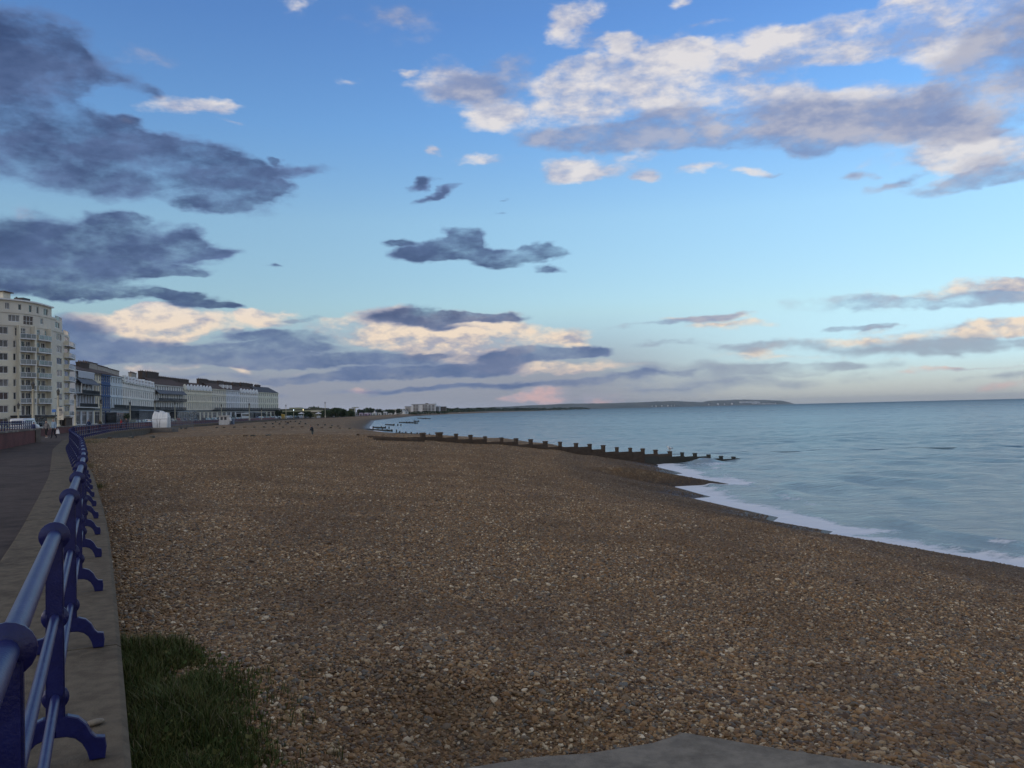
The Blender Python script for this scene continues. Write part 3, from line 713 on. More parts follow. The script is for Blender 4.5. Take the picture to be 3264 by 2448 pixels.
# its far continuation, past the first bay of the beach
s1 = (n_posts - 1) * SP
far_rail = empty('promenade_railing', (0, 0, ZP), label='far blue railing running on in front of the white terraces', cat='railing')
pm = MB().box(-.04, .04, -.03, .03, 0, 1.1).mesh('post', blue)
for k in range(1, 120):
    p, t, n = rail_at(s1 + k * 2.6); link('post', pm, far_rail, (p.x, p.y, 0), math.atan2(t.y, t.x))
for z in RZ:
    MB().tube([tuple(rail_at(s1 + .3 + k * 5.2)[0].xy) + (z,) for k in range(60)], .03, 5).obj('rail', blue, far_rail)

# ------------------------------------------------------------------ brick parade walls on the landward side
def brick_mat(name, c1, c2, mort):
    m = bpy.data.materials.new(name); m.use_nodes = True; nt = m.node_tree; b = nt.nodes['Principled BSDF']
    t = nd('ShaderNodeTexCoord', nt); br = nd('ShaderNodeTexBrick', nt); uv = nd('ShaderNodeUVMap', nt)
    nt.links.new(uv.outputs[0], br.inputs[0])
    br.inputs['Color1'].default_value = (*c1, 1); br.inputs['Color2'].default_value = (*c2, 1); br.inputs['Mortar'].default_value = (*mort, 1)
    br.inputs['Scale'].default_value = 1.0; br.inputs['Brick Width'].default_value = .225; br.inputs['Row Height'].default_value = .075; br.inputs['Mortar Size'].default_value = .009
    n = nd('ShaderNodeTexNoise', nt); nt.links.new(t.outputs['Object'], n.inputs[0]); n.inputs['Scale'].default_value = .8; n.inputs['Detail'].default_value = 7
    c = mixc(M('MULTIPLY', ramp01(n.outputs[0], .42, .7, nt), .6, nt=nt), br.outputs[0], (.055, .020, .018, 1), nt)
    nt.links.new(c, b.inputs['Base Color']); b.inputs['Roughness'].default_value = .9
    bp = nd('ShaderNodeBump', nt); bp.inputs['Distance'].default_value = .006; nt.links.new(br.outputs[1], bp.inputs['Height']); bp.invert = True; nt.links.new(bp.outputs[0], b.inputs['Normal'])
    return m
brick = brick_mat('red_brick', (.190, .042, .034), (.125, .034, .028), (.09, .065, .055))
capm = pmat('cap_stone', (.15, .125, .10), (.10, .08, .066), 3, .9); capm2 = pmat('cap_stone_pale', (.27, .23, .18), (.20, .17, .135), 3, .9)
def wall_run(pts, h, thick, label, cap=.95, pier=None):
    root = empty('brick_wall', (0, 0, 0), label=label, cat='wall')
    pts = [Vector((p[0], p[1], 0)) for p in pts]
    b = MB(); uvs = []
    run = 0
    for a, c in zip(pts, pts[1:]):
        t = (c - a).normalized(); n = Vector((t.y, -t.x, 0)) * thick / 2; L = (c - a).length
        q = [a + n, c + n, c - n, a - n]
        b.hexa([(v.x, v.y, ZP - .3) for v in q], [(v.x, v.y, ZP + h) for v in q])
        run += L
    o = b.obj('brickwork', brick, root); me = o.data
    uvl = me.uv_layers.new(name='uv')
    for poly in me.polygons:
        nrm = poly.normal
        for li in poly.loop_indices:
            v = me.vertices[me.loops[li].vertex_index].co
            tx = Vector((-nrm.y, nrm.x, 0)) if abs(nrm.z) < .5 else Vector((1, 0, 0))
            uvl.data[li].uv = (v.dot(tx), v.z if abs(nrm.z) < .5 else v.y)
    for a, c in zip(pts, pts[1:]):
        t = (c - a).normalized(); L = (c - a).length; k = max(1, round(L / cap)); w = L / k
        for i in range(k):
            m_ = a + t * (w * (i + .5))
            cb = MB().box(-w / 2 + .008, w / 2 - .008, -thick / 2 - .05, thick / 2 + .05, 0, .11)
            link('cap_stone', cb.mesh('cap_stone', capm2 if random.random() < .3 else capm), root, (m_.x, m_.y, ZP + h + .002 + random.uniform(0, .012)), math.atan2(t.y, t.x))
    if pier:
        for px_ in pier:
            MB().box(-.32, .32, -.32, .32, -.3, h + .05).obj('pier', capm, root, loc=(px_[0], px_[1], ZP))
    return root
A0, A1 = at(0, 1431, ZP), at(104, 1410, ZP)
Ad = (A1 - A0).normalized()
wall_run([A0 - Ad * 16, A1, A1 + Vector((-9, 2.5, 0))], .93, .42, 'dark red brick wall with pale cap stones beside the near promenade', pier=[(A1.x + .1, A1.y + .05)])
B0, B1 = at(112, 1392, ZP), at(208, 1379, ZP)
wall_run([B0 + Vector((-7, 1, 0)), B0, B1, (-68, 140), (-81, 185)], .76, .42, 'low brown brick wall behind the two walkers and the curving railing', cap=1.4)
wall_run([(-81.3, 186), (-103, 305), (-124, 446)], .70, .4, 'long dark brick wall running below the white terraces', cap=4.0)
# blue railing standing on the near wall
wr = empty('wall_railing', (0, 0, ZP + .93 + .11), label='short blue railing standing on top of the red brick wall', cat='railing')
wpost = MB().box(-.035, .035, -.03, .03, 0, .52).ball((0, 0, .54), .06, 10, 6).mesh('post', blue, smooth=math.radians(40))
Lw = (A1 - A0).length + 14
for k in range(int(Lw / 1.1)):
    q = A1 - Ad * (k * 1.1 + .6); link('post', wpost, wr, (q.x, q.y, .0), math.atan2(Ad.y, Ad.x))
for z in (.2, .44):
    q0 = A1 - Ad * .5; q1 = A1 - Ad * (Lw - .5); MB().tube([(q0.x, q0.y, z), (q1.x, q1.y, z)], .028, 8).obj('rail', blue, wr)
# ------------------------------------------------------------------ ray to the shingle
def on_beach(px, py):
    d = ray(px, py)
    if d.z >= -1e-4: return dp(px, py, 900)
    t = 3.0; prev = t
    while t < 3000:
        p = d * t
        if p.z < float(zbeach(p.x, p.y)):
            a, b_ = prev, t
            for _ in range(30):
                m_ = (a + b_) / 2; q = d * m_
                if q.z < float(zbeach(q.x, q.y)): b_ = m_
                else: a = m_
            return d * b_
        prev = t; t *= 1.012
    return d * t

# ------------------------------------------------------------------ timber groynes
timber = pmat('groyne_timber', (.085, .056, .034), (.050, .034, .022), scale=3.0, rough=.85, bump=.012, bscale=12, coord='Object', stretch=(1, 1, 3), dirt=(.095, .083, .068, .5), dscale=.8)
timber_wet = pmat('groyne_timber_wet', (.022, .019, .014), (.030, .030, .018), scale=3, rough=.45, bump=.012, bscale=14)
def oriented_box(b, c0, c1, half, z0a, z1a, z0b, z1b):
    """a board from c0 to c1 in plan, half thickness, with its own heights at both ends"""
    t = (c1 - c0); t.z = 0; t.normalize(); n = Vector((t.y, -t.x, 0)) * half
    b.hexa([(c0.x + n.x, c0.y + n.y, z0a), (c1.x + n.x, c1.y + n.y, z0b), (c1.x - n.x, c1.y - n.y, z0b), (c0.x - n.x, c0.y - n.y, z0a)],
           [(c0.x + n.x, c0.y + n.y, z1a), (c1.x + n.x, c1.y + n.y, z1b), (c1.x - n.x, c1.y - n.y, z1b), (c0.x - n.x, c0.y - n.y, z1a)])
G0 = Vector(((1300 - 1632) / FPX * 70.5, 70.5, 0)); G1 = Vector(((2372 - 1632) / FPX * 88.5, 88.5, 0)); Gd = (G1 - G0).normalized()
def on_line(px, py):
    d = ray(px, py)                       # where the sight line crosses the groyne's vertical plane
    n = Vector((-Gd.y, Gd.x, 0)); t = n.dot(G0) / n.dot(d); return d * t
POSTS = [(1351, 1379), (1401, 1378), (1455, 1382), (1504, 1386), (1550, 1390), (1603, 1393), (1650, 1397), (1695, 1401), (1743, 1405), (1789, 1409), (1840, 1413), (1884, 1416), (1926, 1420), (1970, 1424), (2014, 1428), (2053, 1430), (2096, 1434), (2140, 1437), (2180, 1441), (2221, 1445), (2264, 1449), (2303, 1452), (2344, 1455)]
BOARD = [1392, 1391, 1393, 1399, 1399, 1407, 1407, 1415, 1415, 1423, 1423, 1423, 1431, 1438.5, 1438.5, 1438.5, 1445.5, 1445.5, 1453, 1453, 1453, 1460, 1461]
groyne = empty('timber_groyne', (0, 0, 0), label='near timber groyne of square posts and stepped planks running down into the sea', cat='groyne')
pp = [on_line(*p) for p in POSTS]
for i, (p, bd) in enumerate(zip(pp, BOARD)):
    g = float(zbeach(p.x, p.y)); w = .155 if i not in (0, 1) else .24
    b = MB(); tz = p.z; lean = random.uniform(-.07, .07); w *= random.uniform(.86, 1.12)
    b.hexa([(-w * .8, -w, min(g, ZS) - 1 - tz), (w * .8, -w, min(g, ZS) - 1 - tz), (w * .8, w, min(g, ZS) - 1 - tz), (-w * .8, w, min(g, ZS) - 1 - tz)],
           [(-w * .8 + lean, -w, -.10), (w * .8 + lean, -w, -.10), (w * .8 + lean, w, -.10), (-w * .8 + lean, w, -.10)])
    b.hexa([(-w * 1.12 + lean, -w * 1.1, -.1), (w * 1.12 + lean, -w * 1.1, -.1), (w * 1.12 + lean, w * 1.1, -.1), (-w * 1.12 + lean, w * 1.1, -.1)],
           [(-w * 1.0 + lean, -w, 0), (w * 1.0 + lean, -w, 0), (w * 1.0 + lean, w, .02), (-w * 1.0 + lean, w, 0.01)])
    o = b.obj('post', timber if i < 18 else timber_wet, groyne, loc=(p.x - Gd.y * .24, p.y + Gd.x * .24, tz + random.uniform(-.05, .03)), rz=math.atan2(Gd.y, Gd.x) + random.uniform(-.12, .12))
tops = [on_line(px, by).z for (px, _), by in zip(POSTS, BOARD)]
ext = [pp[0] - Gd * 7.5] + pp + [pp[-1] + Gd * 1.6]
tz_ = [tops[0] - .1] + tops + [tops[-1] - .02]
for i in range(len(ext) - 1):
    a, c = ext[i], ext[i + 1]; z1 = max(tz_[i + 1 if i else 1], tz_[min(i, len(tz_) - 1)] if False else -99) if False else tz_[min(i + 1, len(tz_) - 2)]
    z1 = min(z1, tz_[i] + .0) if i and tz_[i] < z1 else z1
    gmin = min(float(zbeach(a.x, a.y)), float(zbeach(c.x, c.y)), ) - .5
    k = 0; z = z1
    while z > gmin and k < 7:
        h = random.uniform(.20, .245); b = MB()
        aa = Vector(a) + Gd * .006; cc_ = Vector(c) - Gd * .006; of = Vector((-Gd.y, Gd.x, 0)) * (-.02 + .016 * (k % 2) + random.uniform(-.006, .006))
        oriented_box(b, aa + of, cc_ + of, .05, z - h - .02, z + random.uniform(-.008, .008) * (k > 0), z - h - .02, z + random.uniform(-.008, .008) * (k > 0))
        wet = ((z - h / 2) < ZS + .75 and i > 15) or i >= 20
        b.obj('plank', timber_wet if wet else timber, groyne); z -= h; k += 1
# waling timbers lying at the landward end
def low_beam(px0, py0, px1, py1, parent, w=.12, h=.22, up=.1):
    a, c = on_beach(px0, py0), on_beach(px1, py1); b = MB()
    oriented_box(b, a, c, w, a.z - .5, a.z + up + h * .3, c.z - .5, c.z + up + h * .3); b.obj('beam', timber, parent)
for q in ((1172, 1395, 1330, 1404), (1190, 1402, 1352, 1408)): low_beam(*q, groyne)

def far_groyne(label, posts, planks, plane, width=.26, ph=.55):
    root = empty('timber_groyne', (0, 0, 0), label=label, cat='groyne', group='timber groynes along the far shore')
    width *= .62
    for px, py in posts:
        p = at(px, py, plane); MB().box(-width / 2, width / 2, -width / 2, width / 2, -2.5, 0).obj('post', timber_wet, root, loc=(p.x, p.y, p.z))
    for x0, y0, x1, y1 in planks:
        a, c = at(x0, y0, plane - .25), at(x1, y1, plane - .25)
        m_ = (a + c) / 2; aa, c2 = a, c
        b = MB(); oriented_box(b, aa, c2, .09, ZS - 2, aa.z, ZS - 2, c2.z); b.obj('plank', timber_wet, root)
far_groyne('second timber groyne, low brown posts just behind the near groyne', [(1274, 1374), (1283, 1378), (1293.6, 1375.5), (1311, 1377), (1330, 1378.6), (1343, 1383), (1365, 1385), (1369, 1382)], [(1205, 1376, 1262, 1380), (1232, 1381, 1276, 1381.5), (1262, 1378.5, 1340, 1382.5)], -3.6, .42)
far_groyne('third groyne with four thin posts and a single post beyond its tip', [(1189, 1363), (1205, 1364), (1219, 1365.5), (1234, 1367), (1249, 1368), (1264, 1369)], [(1165, 1366, 1205, 1368), (1205, 1368.2, 1251, 1370)], ZS + .75, .5)
far_groyne('fourth groyne, a short dark plank with one post past its end', [(1190, 1358.5), (1216, 1358.5), (1229, 1358.5), (1240, 1359.8)], [(1188, 1360, 1230, 1361)], ZS + .8, .6)
far_groyne('fifth groyne with two separate posts standing in the water', [(1255, 1351), (1268, 1351), (1278, 1351.6)], [(1228, 1351.5, 1258, 1352.3)], ZS + .85, .75)
far_groyne('sixth groyne, a thin dark line with three small posts', [(1296, 1343.6), (1306, 1343.8), (1314, 1344.5), (1323, 1345.5)], [(1272, 1344.5, 1305, 1345), (1305, 1345.2, 1332, 1346.4)], ZS + .9, .9)
far_groyne('seventh groyne, a short dark stub by the bend of the shore', [(1322, 1340), (1334, 1340.2)], [(1318, 1340.8, 1336, 1341.2)], ZS + .9, .9)
far_groyne('farthest groyne, a long thin line reaching out from the point', [(1341, 1330.8), (1349, 1332), (1357, 1332)], [(1330, 1331.5, 1348, 1332.2), (1348, 1332.3, 1372, 1332.9)], ZS + 1.0, 1.1)

# ------------------------------------------------------------------ old stumps in the shingle
ROWS = [('nearest row by the railing', 13, 9, [(350, 1399), (418, 1397), (485, 1396)]),
        ('front row before the crest', 14, 5, [(783, 1391), (807, 1390.5), (855, 1389)]),
        ('row below the sheeted stall', 7, 8, [(487, 1371), (519, 1371), (553, 1369), (578, 1368), (592, 1368)]),
        ('short row under the long wall', 6, 4, [(617, 1357), (639, 1356)]),
        ('long middle row', 8, 4, [(691.5, 1364), (714, 1363.5), (747, 1363), (780, 1362.8), (810.6, 1362.8), (842, 1362), (872, 1361.7), (902, 1362.5), (932, 1363), (962.5, 1362), (1025, 1364), (1054, 1364), (1083, 1366), (1115, 1367)]),
        ('row behind the man', 5, 5, [(847, 1351), (870, 1352.5), (891, 1353), (954.5, 1352), (974, 1352.6), (1014, 1356), (1036, 1356), (1058, 1358), (1077, 1360)]),
        ('farthest row of stumps', 4, 4, [(879, 1346), (896, 1346), (911, 1346), (926, 1345), (941.6, 1345), (958, 1346)]),
        ('lone thick stump', 10, 7, [(1141, 1388)])]
ORD = ['first', 'second', 'third', 'fourth', 'fifth', 'sixth', 'seventh', 'eighth', 'ninth', 'tenth', 'eleventh', 'twelfth', 'thirteenth', 'fourteenth']
for rn, wpx, hpx, pts in ROWS:
    for i, (px, py) in enumerate(pts):
        p = on_beach(px, py); D = p.y
        w = min(wpx * D / FPX, .75) / 2.2; h = min(hpx * D / FPX, .6) * .75
        b = MB(); j = lambda: random.uniform(-.03, .03)
        b.hexa([(-w, -w, -.5), (w, -w, -.5), (w, w, -.5), (-w, w, -.5)], [(-w + j(), -w, h + j()), (w + j(), -w, h + j()), (w, w + j(), h + j()), (-w, w, h + j())])
        lab = 'square timber stump, ' + (rn + f', {ORD[i]} from the left' if len(pts) > 1 else 'alone in the shingle near the groyne')
        set_tags(b.obj('timber_stump', timber_wet if rn != 'lone thick stump' and random.random() < .5 else timber, loc=(p.x, p.y, p.z), rz=random.uniform(-.3, .3)), lab, 'stump', 'old groyne stumps in the shingle')

# ------------------------------------------------------------------ coarse grass at the foot of the wall
def grass_mat(name, c1, c2):
    m = pmat(name, c1, c2, scale=2.2, rough=.7, spec=.2, coord='Object', contrast=(.38, .62)); return m
gmat = [grass_mat('grass_dark', (.040, .062, .012), (.064, .086, .020)), grass_mat('grass_olive', (.080, .088, .020), (.115, .105, .032)), grass_mat('grass_dry', (.17, .14, .075), (.12, .10, .055))]
def blades(b, x, y, z, n, hmean, spread, dry=.06):
    for _ in range(n):
        h = max(.04, random.gauss(hmean, hmean * .3)); a = random.uniform(0, 6.283); w = random.uniform(.0018, .0045)
        lean = random.uniform(.1, .9) * h; bx = x + random.gauss(0, spread); by = y + random.gauss(0, spread)
        dx, dy = math.cos(a), math.sin(a); sx, sy = -dy * w, dx * w
        m1 = (bx + dx * lean * .35, by + dy * lean * .35, z + h * .62); tp = (bx + dx * lean, by + dy * lean, z + h * random.uniform(.85, 1))
        r_ = random.random(); b.mi = 2 if r_ < dry else (1 if r_ < .5 else 0)
        b.add([(bx - sx, by - sy, z - .02), (bx + sx, by + sy, z - .02), (m1[0] + sx * .8, m1[1] + sy * .8, m1[2]), (m1[0] - sx * .8, m1[1] - sy * .8, m1[2]), tp], [(0, 1, 2, 3), (3, 2, 4)])
def leaf_ball(b, c, rx, rz_, n, s, seedf=1.0):
    for _ in range(n):
        while True:
            v = Vector((random.uniform(-1, 1), random.uniform(-1, 1), random.uniform(-1, 1)))
            if .15 < v.length < 1: break
        v = v.normalized() * (v.length ** .4)
        q = Vector((c[0] + v.x * rx, c[1] + v.y * rx, c[2] + v.z * rz_))
        n1 = Vector((random.gauss(0, 1), random.gauss(0, 1), random.gauss(0, 1))).normalized(); n2 = n1.orthogonal().normalized(); n1 = n1 * s * random.uniform(.6, 1.3); n2 = n2 * s * random.uniform(.5, 1.0)
        b.mi = 0 if random.random() < .6 else 1
        b.add([q - n1 - n2 * .4, q + n1 * .2 - n2, q + n1 + n2 * .3, q - n1 * .1 + n2], [(0, 1, 2, 3)])
GPOLY = [(385, 2060), (560, 2055), (700, 2090), (830, 2150), (860, 2230), (880, 2300), (910, 2370), (1020, 2420), (1080, 2520), (1000, 2750), (380, 2750)]
gp_ = np.array([tuple(at(px, py, -2.05).xy) for px, py in GPOLY])
b = MB(); cnt = 0
x0, y0 = gp_.min(0); x1, y1 = gp_.max(0)
while cnt < 6000:
    x = random.uniform(x0, x1); y = random.uniform(y0, y1)
    if not inpoly(np.array([x]), np.array([y]), gp_)[0] or x < float(xr(y)) + .34: continue
    d_in = min((Vector((x, y)) - (Vector(gp_[i]) + (Vector(gp_[(i + 1) % len(gp_)]) - Vector(gp_[i])) * max(0, min(1, (Vector((x, y)) - Vector(gp_[i])).dot(Vector(gp_[(i + 1) % len(gp_)]) - Vector(gp_[i])) / (Vector(gp_[(i + 1) % len(gp_)]) - Vector(gp_[i])).length_squared)))).length for i in range(2, 9))
    cnt += 1; d_edge = float(vnoise(x * 3.1, y * 3.1, 5)); core = min(1, d_in / .55)
    if random.random() > .10 + .75 * core or d_edge < .15 + .25 * (1 - core): continue
    blades(b, x, y, float(zbeach(x, y)), 10, .035 + (.04 + .10 * d_edge) * core, .05, .05 if d_edge < .7 else .14)
for _ in range(1500):
    x = random.uniform(x0, x1); y = random.uniform(y0, y1)
    if x > float(xr(y)) + .36 and inpoly(np.array([x]), np.array([y]), gp_)[0] and float(vnoise(x * 2.2, y * 2.2, 8)) > .42:
        leaf_ball(b, (x, y, float(zbeach(x, y)) + random.uniform(.02, .13)), .05, .03, 3, random.uniform(.010, .022))
for _ in range(70):
    a_ = random.randrange(2, 8); t_ = random.random(); e_ = gp_[a_] * (1 - t_) + gp_[a_ + 1] * t_; x, y = e_[0] + random.gauss(.08, .16), e_[1] + random.gauss(.05, .16)
    if x > float(xr(y)) + .36: blades(b, x, y, float(zbeach(x, y)), random.randint(5, 16), random.uniform(.05, .13), .03, .15)
set_tags(b.obj('grass', gmat), kind='stuff')
def tuft(px, py, n, h, sp, label, name='weed_tuft', zoff=0):
    p = on_beach(px, py); b = MB(); blades(b, 0, 0, 0, n, h, sp, .03)
    set_tags(b.obj(name, gmat, loc=(p.x, p.y, p.z)), label, 'plant', 'weeds along the foot of the sea wall')
tuft(310, 1556, 130, .16, .12, 'small dark weed tuft at the foot of the coping, nearest along the wall')
tuft(270, 1412, 500, .3, .9, 'spreading dark weeds under the coping where the railing turns')
tuft(278, 1490, 120, .2, .2, 'tiny weed tuft under the coping between two larger clumps')
# shrub by the bend of the railing
p = on_beach(425, 1384)
b = MB()
for k in range(7): leaf_ball(b, (random.uniform(-.9, .9), random.uniform(-.6, .6), .35 + (.5 if k > 4 else 0)), .55, .4, 240, .06)
set_tags(b.obj('shrub', gmat, loc=(p.x, p.y, p.z - .1)), 'dark green shrub growing out of the shingle by the bend of the railing', 'shrub')
# ------------------------------------------------------------------ building kit
class Front:
    """a facade line in plan; s runs along it, offsets are outwards (to the right of travel)"""
    def __init__(f, pxd):
        pts = [dp(px, 1340, d) for px, d in pxd]
        P = np.array([(p.x, p.y) for p in pts])
        L = np.concatenate([[0], np.cumsum(np.hypot(*np.diff(P, axis=0).T))])
        q = np.linspace(0, L[-1], int(L[-1] / .5) + 2)
        X, Y = np.interp(q, L, P[:, 0]), np.interp(q, L, P[:, 1])
        k = 13; X = np.convolve(np.pad(X, k // 2, mode='reflect', reflect_type='odd'), np.ones(k) / k, 'valid'); Y = np.convolve(np.pad(Y, k // 2, mode='reflect', reflect_type='odd'), np.ones(k) / k, 'valid')
        f.q, f.X, f.Y = q, X, Y
        f.px = np.array([project((x, y, 0))[0] for x, y in zip(X, Y)])
    def s(f, px): return float(np.interp(px, f.px, f.q, left=f.q[0], right=f.q[-1]))
    def pt(f, s, o=0.0):
        x, y = np.interp(s, f.q, f.X), np.interp(s, f.q, f.Y); t = f.tan(s)
        return Vector((x + t.y * o, y - t.x * o, 0))
    def tan(f, s):
        a, b = s - .6, s + .6
        return Vector((np.interp(b, f.q, f.X) - np.interp(a, f.q, f.X), np.interp(b, f.q, f.Y) - np.interp(a, f.q, f.Y), 0)).normalized()
    def ang(f, s): t = f.tan(s); return math.atan2(t.y, t.x)
def put(b, name, mats, root, smooth=False):
    """a part given in world coordinates"""
    o = b.obj(name, mats, root, smooth); o.location = -root.location; return o
def skin(b, F, s0, s1, z0, z1, ops, o=0.0, dep=.22, step=2.0):
    """a wall along the front with real openings and reveals"""
    S = sorted(set([s0, s1] + [v for a in ops for v in a[:2] if s0 < v < s1] + list(np.arange(s0, s1, step))))
    S = [S[0]] + [v for i, v in enumerate(S[1:], 1) if v - S[i - 1] > 1e-4]
    Z = sorted(set([z0, z1] + [v for a in ops for v in a[2:4] if z0 < v < z1]))
    inside = lambda s, z: any(a[0] < s < a[1] and a[2] < z < a[3] for a in ops)
    P = lambda s, z, oo=o: (F.pt(s, oo).x, F.pt(s, oo).y, z)
    for i in range(len(S) - 1):
        for j in range(len(Z) - 1):
            if not inside((S[i] + S[i + 1]) / 2, (Z[j] + Z[j + 1]) / 2):
                b.add([P(S[i], Z[j]), P(S[i + 1], Z[j]), P(S[i + 1], Z[j + 1]), P(S[i], Z[j + 1])], [(0, 1, 2, 3)])
    for a in ops:
        sa, sb, za, zb = a[:4]; i_ = o - dep
        c = [(sa, za), (sb, za), (sb, zb), (sa, zb)]
        for k in range(4):
            (p, q), (r, t) = c[k], c[(k + 1) % 4]
            b.add([P(p, q), P(r, t), P(r, t, i_), P(p, q, i_)], [(0, 1, 2, 3)])
def ledge(b, F, s0, s1, z0, z1, o0, o1, step=2.0):
    """a band (cornice, slab, parapet) along the front"""
    n = max(1, int((s1 - s0) / step)); L = [s0 + (s1 - s0) * i / n for i in range(n + 1)]
    rows = []
    for s in L:
        a, c = F.pt(s, o0), F.pt(s, o1); rows.append([(a.x, a.y, z0), (c.x, c.y, z0), (c.x, c.y, z1), (a.x, a.y, z1)])
    b.add([v for r_ in rows for v in r_], [(i * 4 + j, (i + 1) * 4 + j, (i + 1) * 4 + (j + 1) % 4, i * 4 + (j + 1) % 4) for i in range(n) for j in range(4)] + [(0, 1, 2, 3), tuple(n * 4 + k for k in (3, 2, 1, 0))])
whitef = pmat('white_frame', (.76, .76, .74), (.68, .68, .66), 4, .5)
panes = [glassmat('pane_dark', (.030, .034, .040)), glassmat('pane_curtain', (.20, .20, .19), .12, c2=(.05, .055, .06)), glassmat('pane_grey', (.085, .095, .105), .08)]
_wc = {}
def window_mesh(w, h, nl, tr):
    k = (round(w, 1), round(h, 1), nl, tr)
    if k not in _wc:
        w, h = k[0], k[1]; b = MB(); t = .10
        b.box(-w / 2, -w / 2 + t, -.10, -.02, 0, h).box(w / 2 - t, w / 2, -.10, -.02, 0, h).box(-w / 2 + t, w / 2 - t, -.10, -.02, 0, t).box(-w / 2 + t, w / 2 - t, -.10, -.02, h - t, h)
        for i in range(1, nl): x = -w / 2 + w * i / nl; b.box(x - .035, x + .035, -.10, -.025, t, h - t)
        if tr: b.box(-w / 2 + t, w / 2 - t, -.099, -.03, h * tr - .03, h * tr + .03)
        fm = b.mesh('window', whitef)
        pm_ = [MB().box(-w / 2 + .02, w / 2 - .02, -.14, -.085, .02, h - .02).mesh('pane', p) for p in panes]
        _wc[k] = (fm, pm_)
    return _wc[k]
def add_window(root, F, op, o=0.0, nl=2, tr=0, w_pane=(.6, .2, .2), sill=False):
    sa, sb, za, zb = op[:4]
    fm, pm_ = window_mesh(sb - sa, zb - za, nl, tr)
    p = F.pt((sa + sb) / 2, o - .10); a = F.ang((sa + sb) / 2)
    w = link('window', fm, root, Vector((p.x, p.y, za)) - root.location, a + math.pi)
    w.scale = ((sb - sa) / round(sb - sa, 1) if round(sb - sa, 1) else 1, 1, (zb - za) / round(zb - za, 1))
    link('pane', random.choices(pm_, w_pane)[0], w)
    return w

# ------------------------------------------------------------------ the curved block of flats
cream = pmat('cream_render', (.78, .715, .55), (.71, .65, .50), scale=.35, rough=.85, dirt=(.50, .45, .35, .45), dscale=.25)
cream_pale = pmat('pale_render', (.70, .65, .53), (.64, .59, .48), scale=.35, rough=.85, dirt=(.52, .48, .4, .4), dscale=.25)
white_paint = pmat('white_paint', (.78, .77, .73), (.70, .69, .66), scale=.6, rough=.7)
balglass = glassmat('balcony_glass', (.22, .25, .25), .08, c2=(.13, .155, .16))
metal_dark = pmat('dark_metal', (.03, .03, .035), (.022, .022, .026), 4, .5)
TF = Front([(-150, 166), (-60, 171.5), (0, 175), (66, 178), (115, 181.5), (151, 186), (187, 192), (205, 196.5), (224, 203), (232, 216)])
base = TF.pt(TF.s(90)); tower = empty('apartment_building', (base.x, base.y, ZP), label='tall cream apartment block with a curved front and stacked balconies', cat='building')
PITCH_F = 2.69; fz = lambda r_: -1.5 + PITCH_F * r_
def pxop(a, c, r_, lo=.75, hi=2.25): return (TF.s(a), TF.s(c), fz(r_) + lo, fz(r_) + hi)
ENDS = {9: 187, 8: 206, 7: 224}
sL = TF.s(-140)
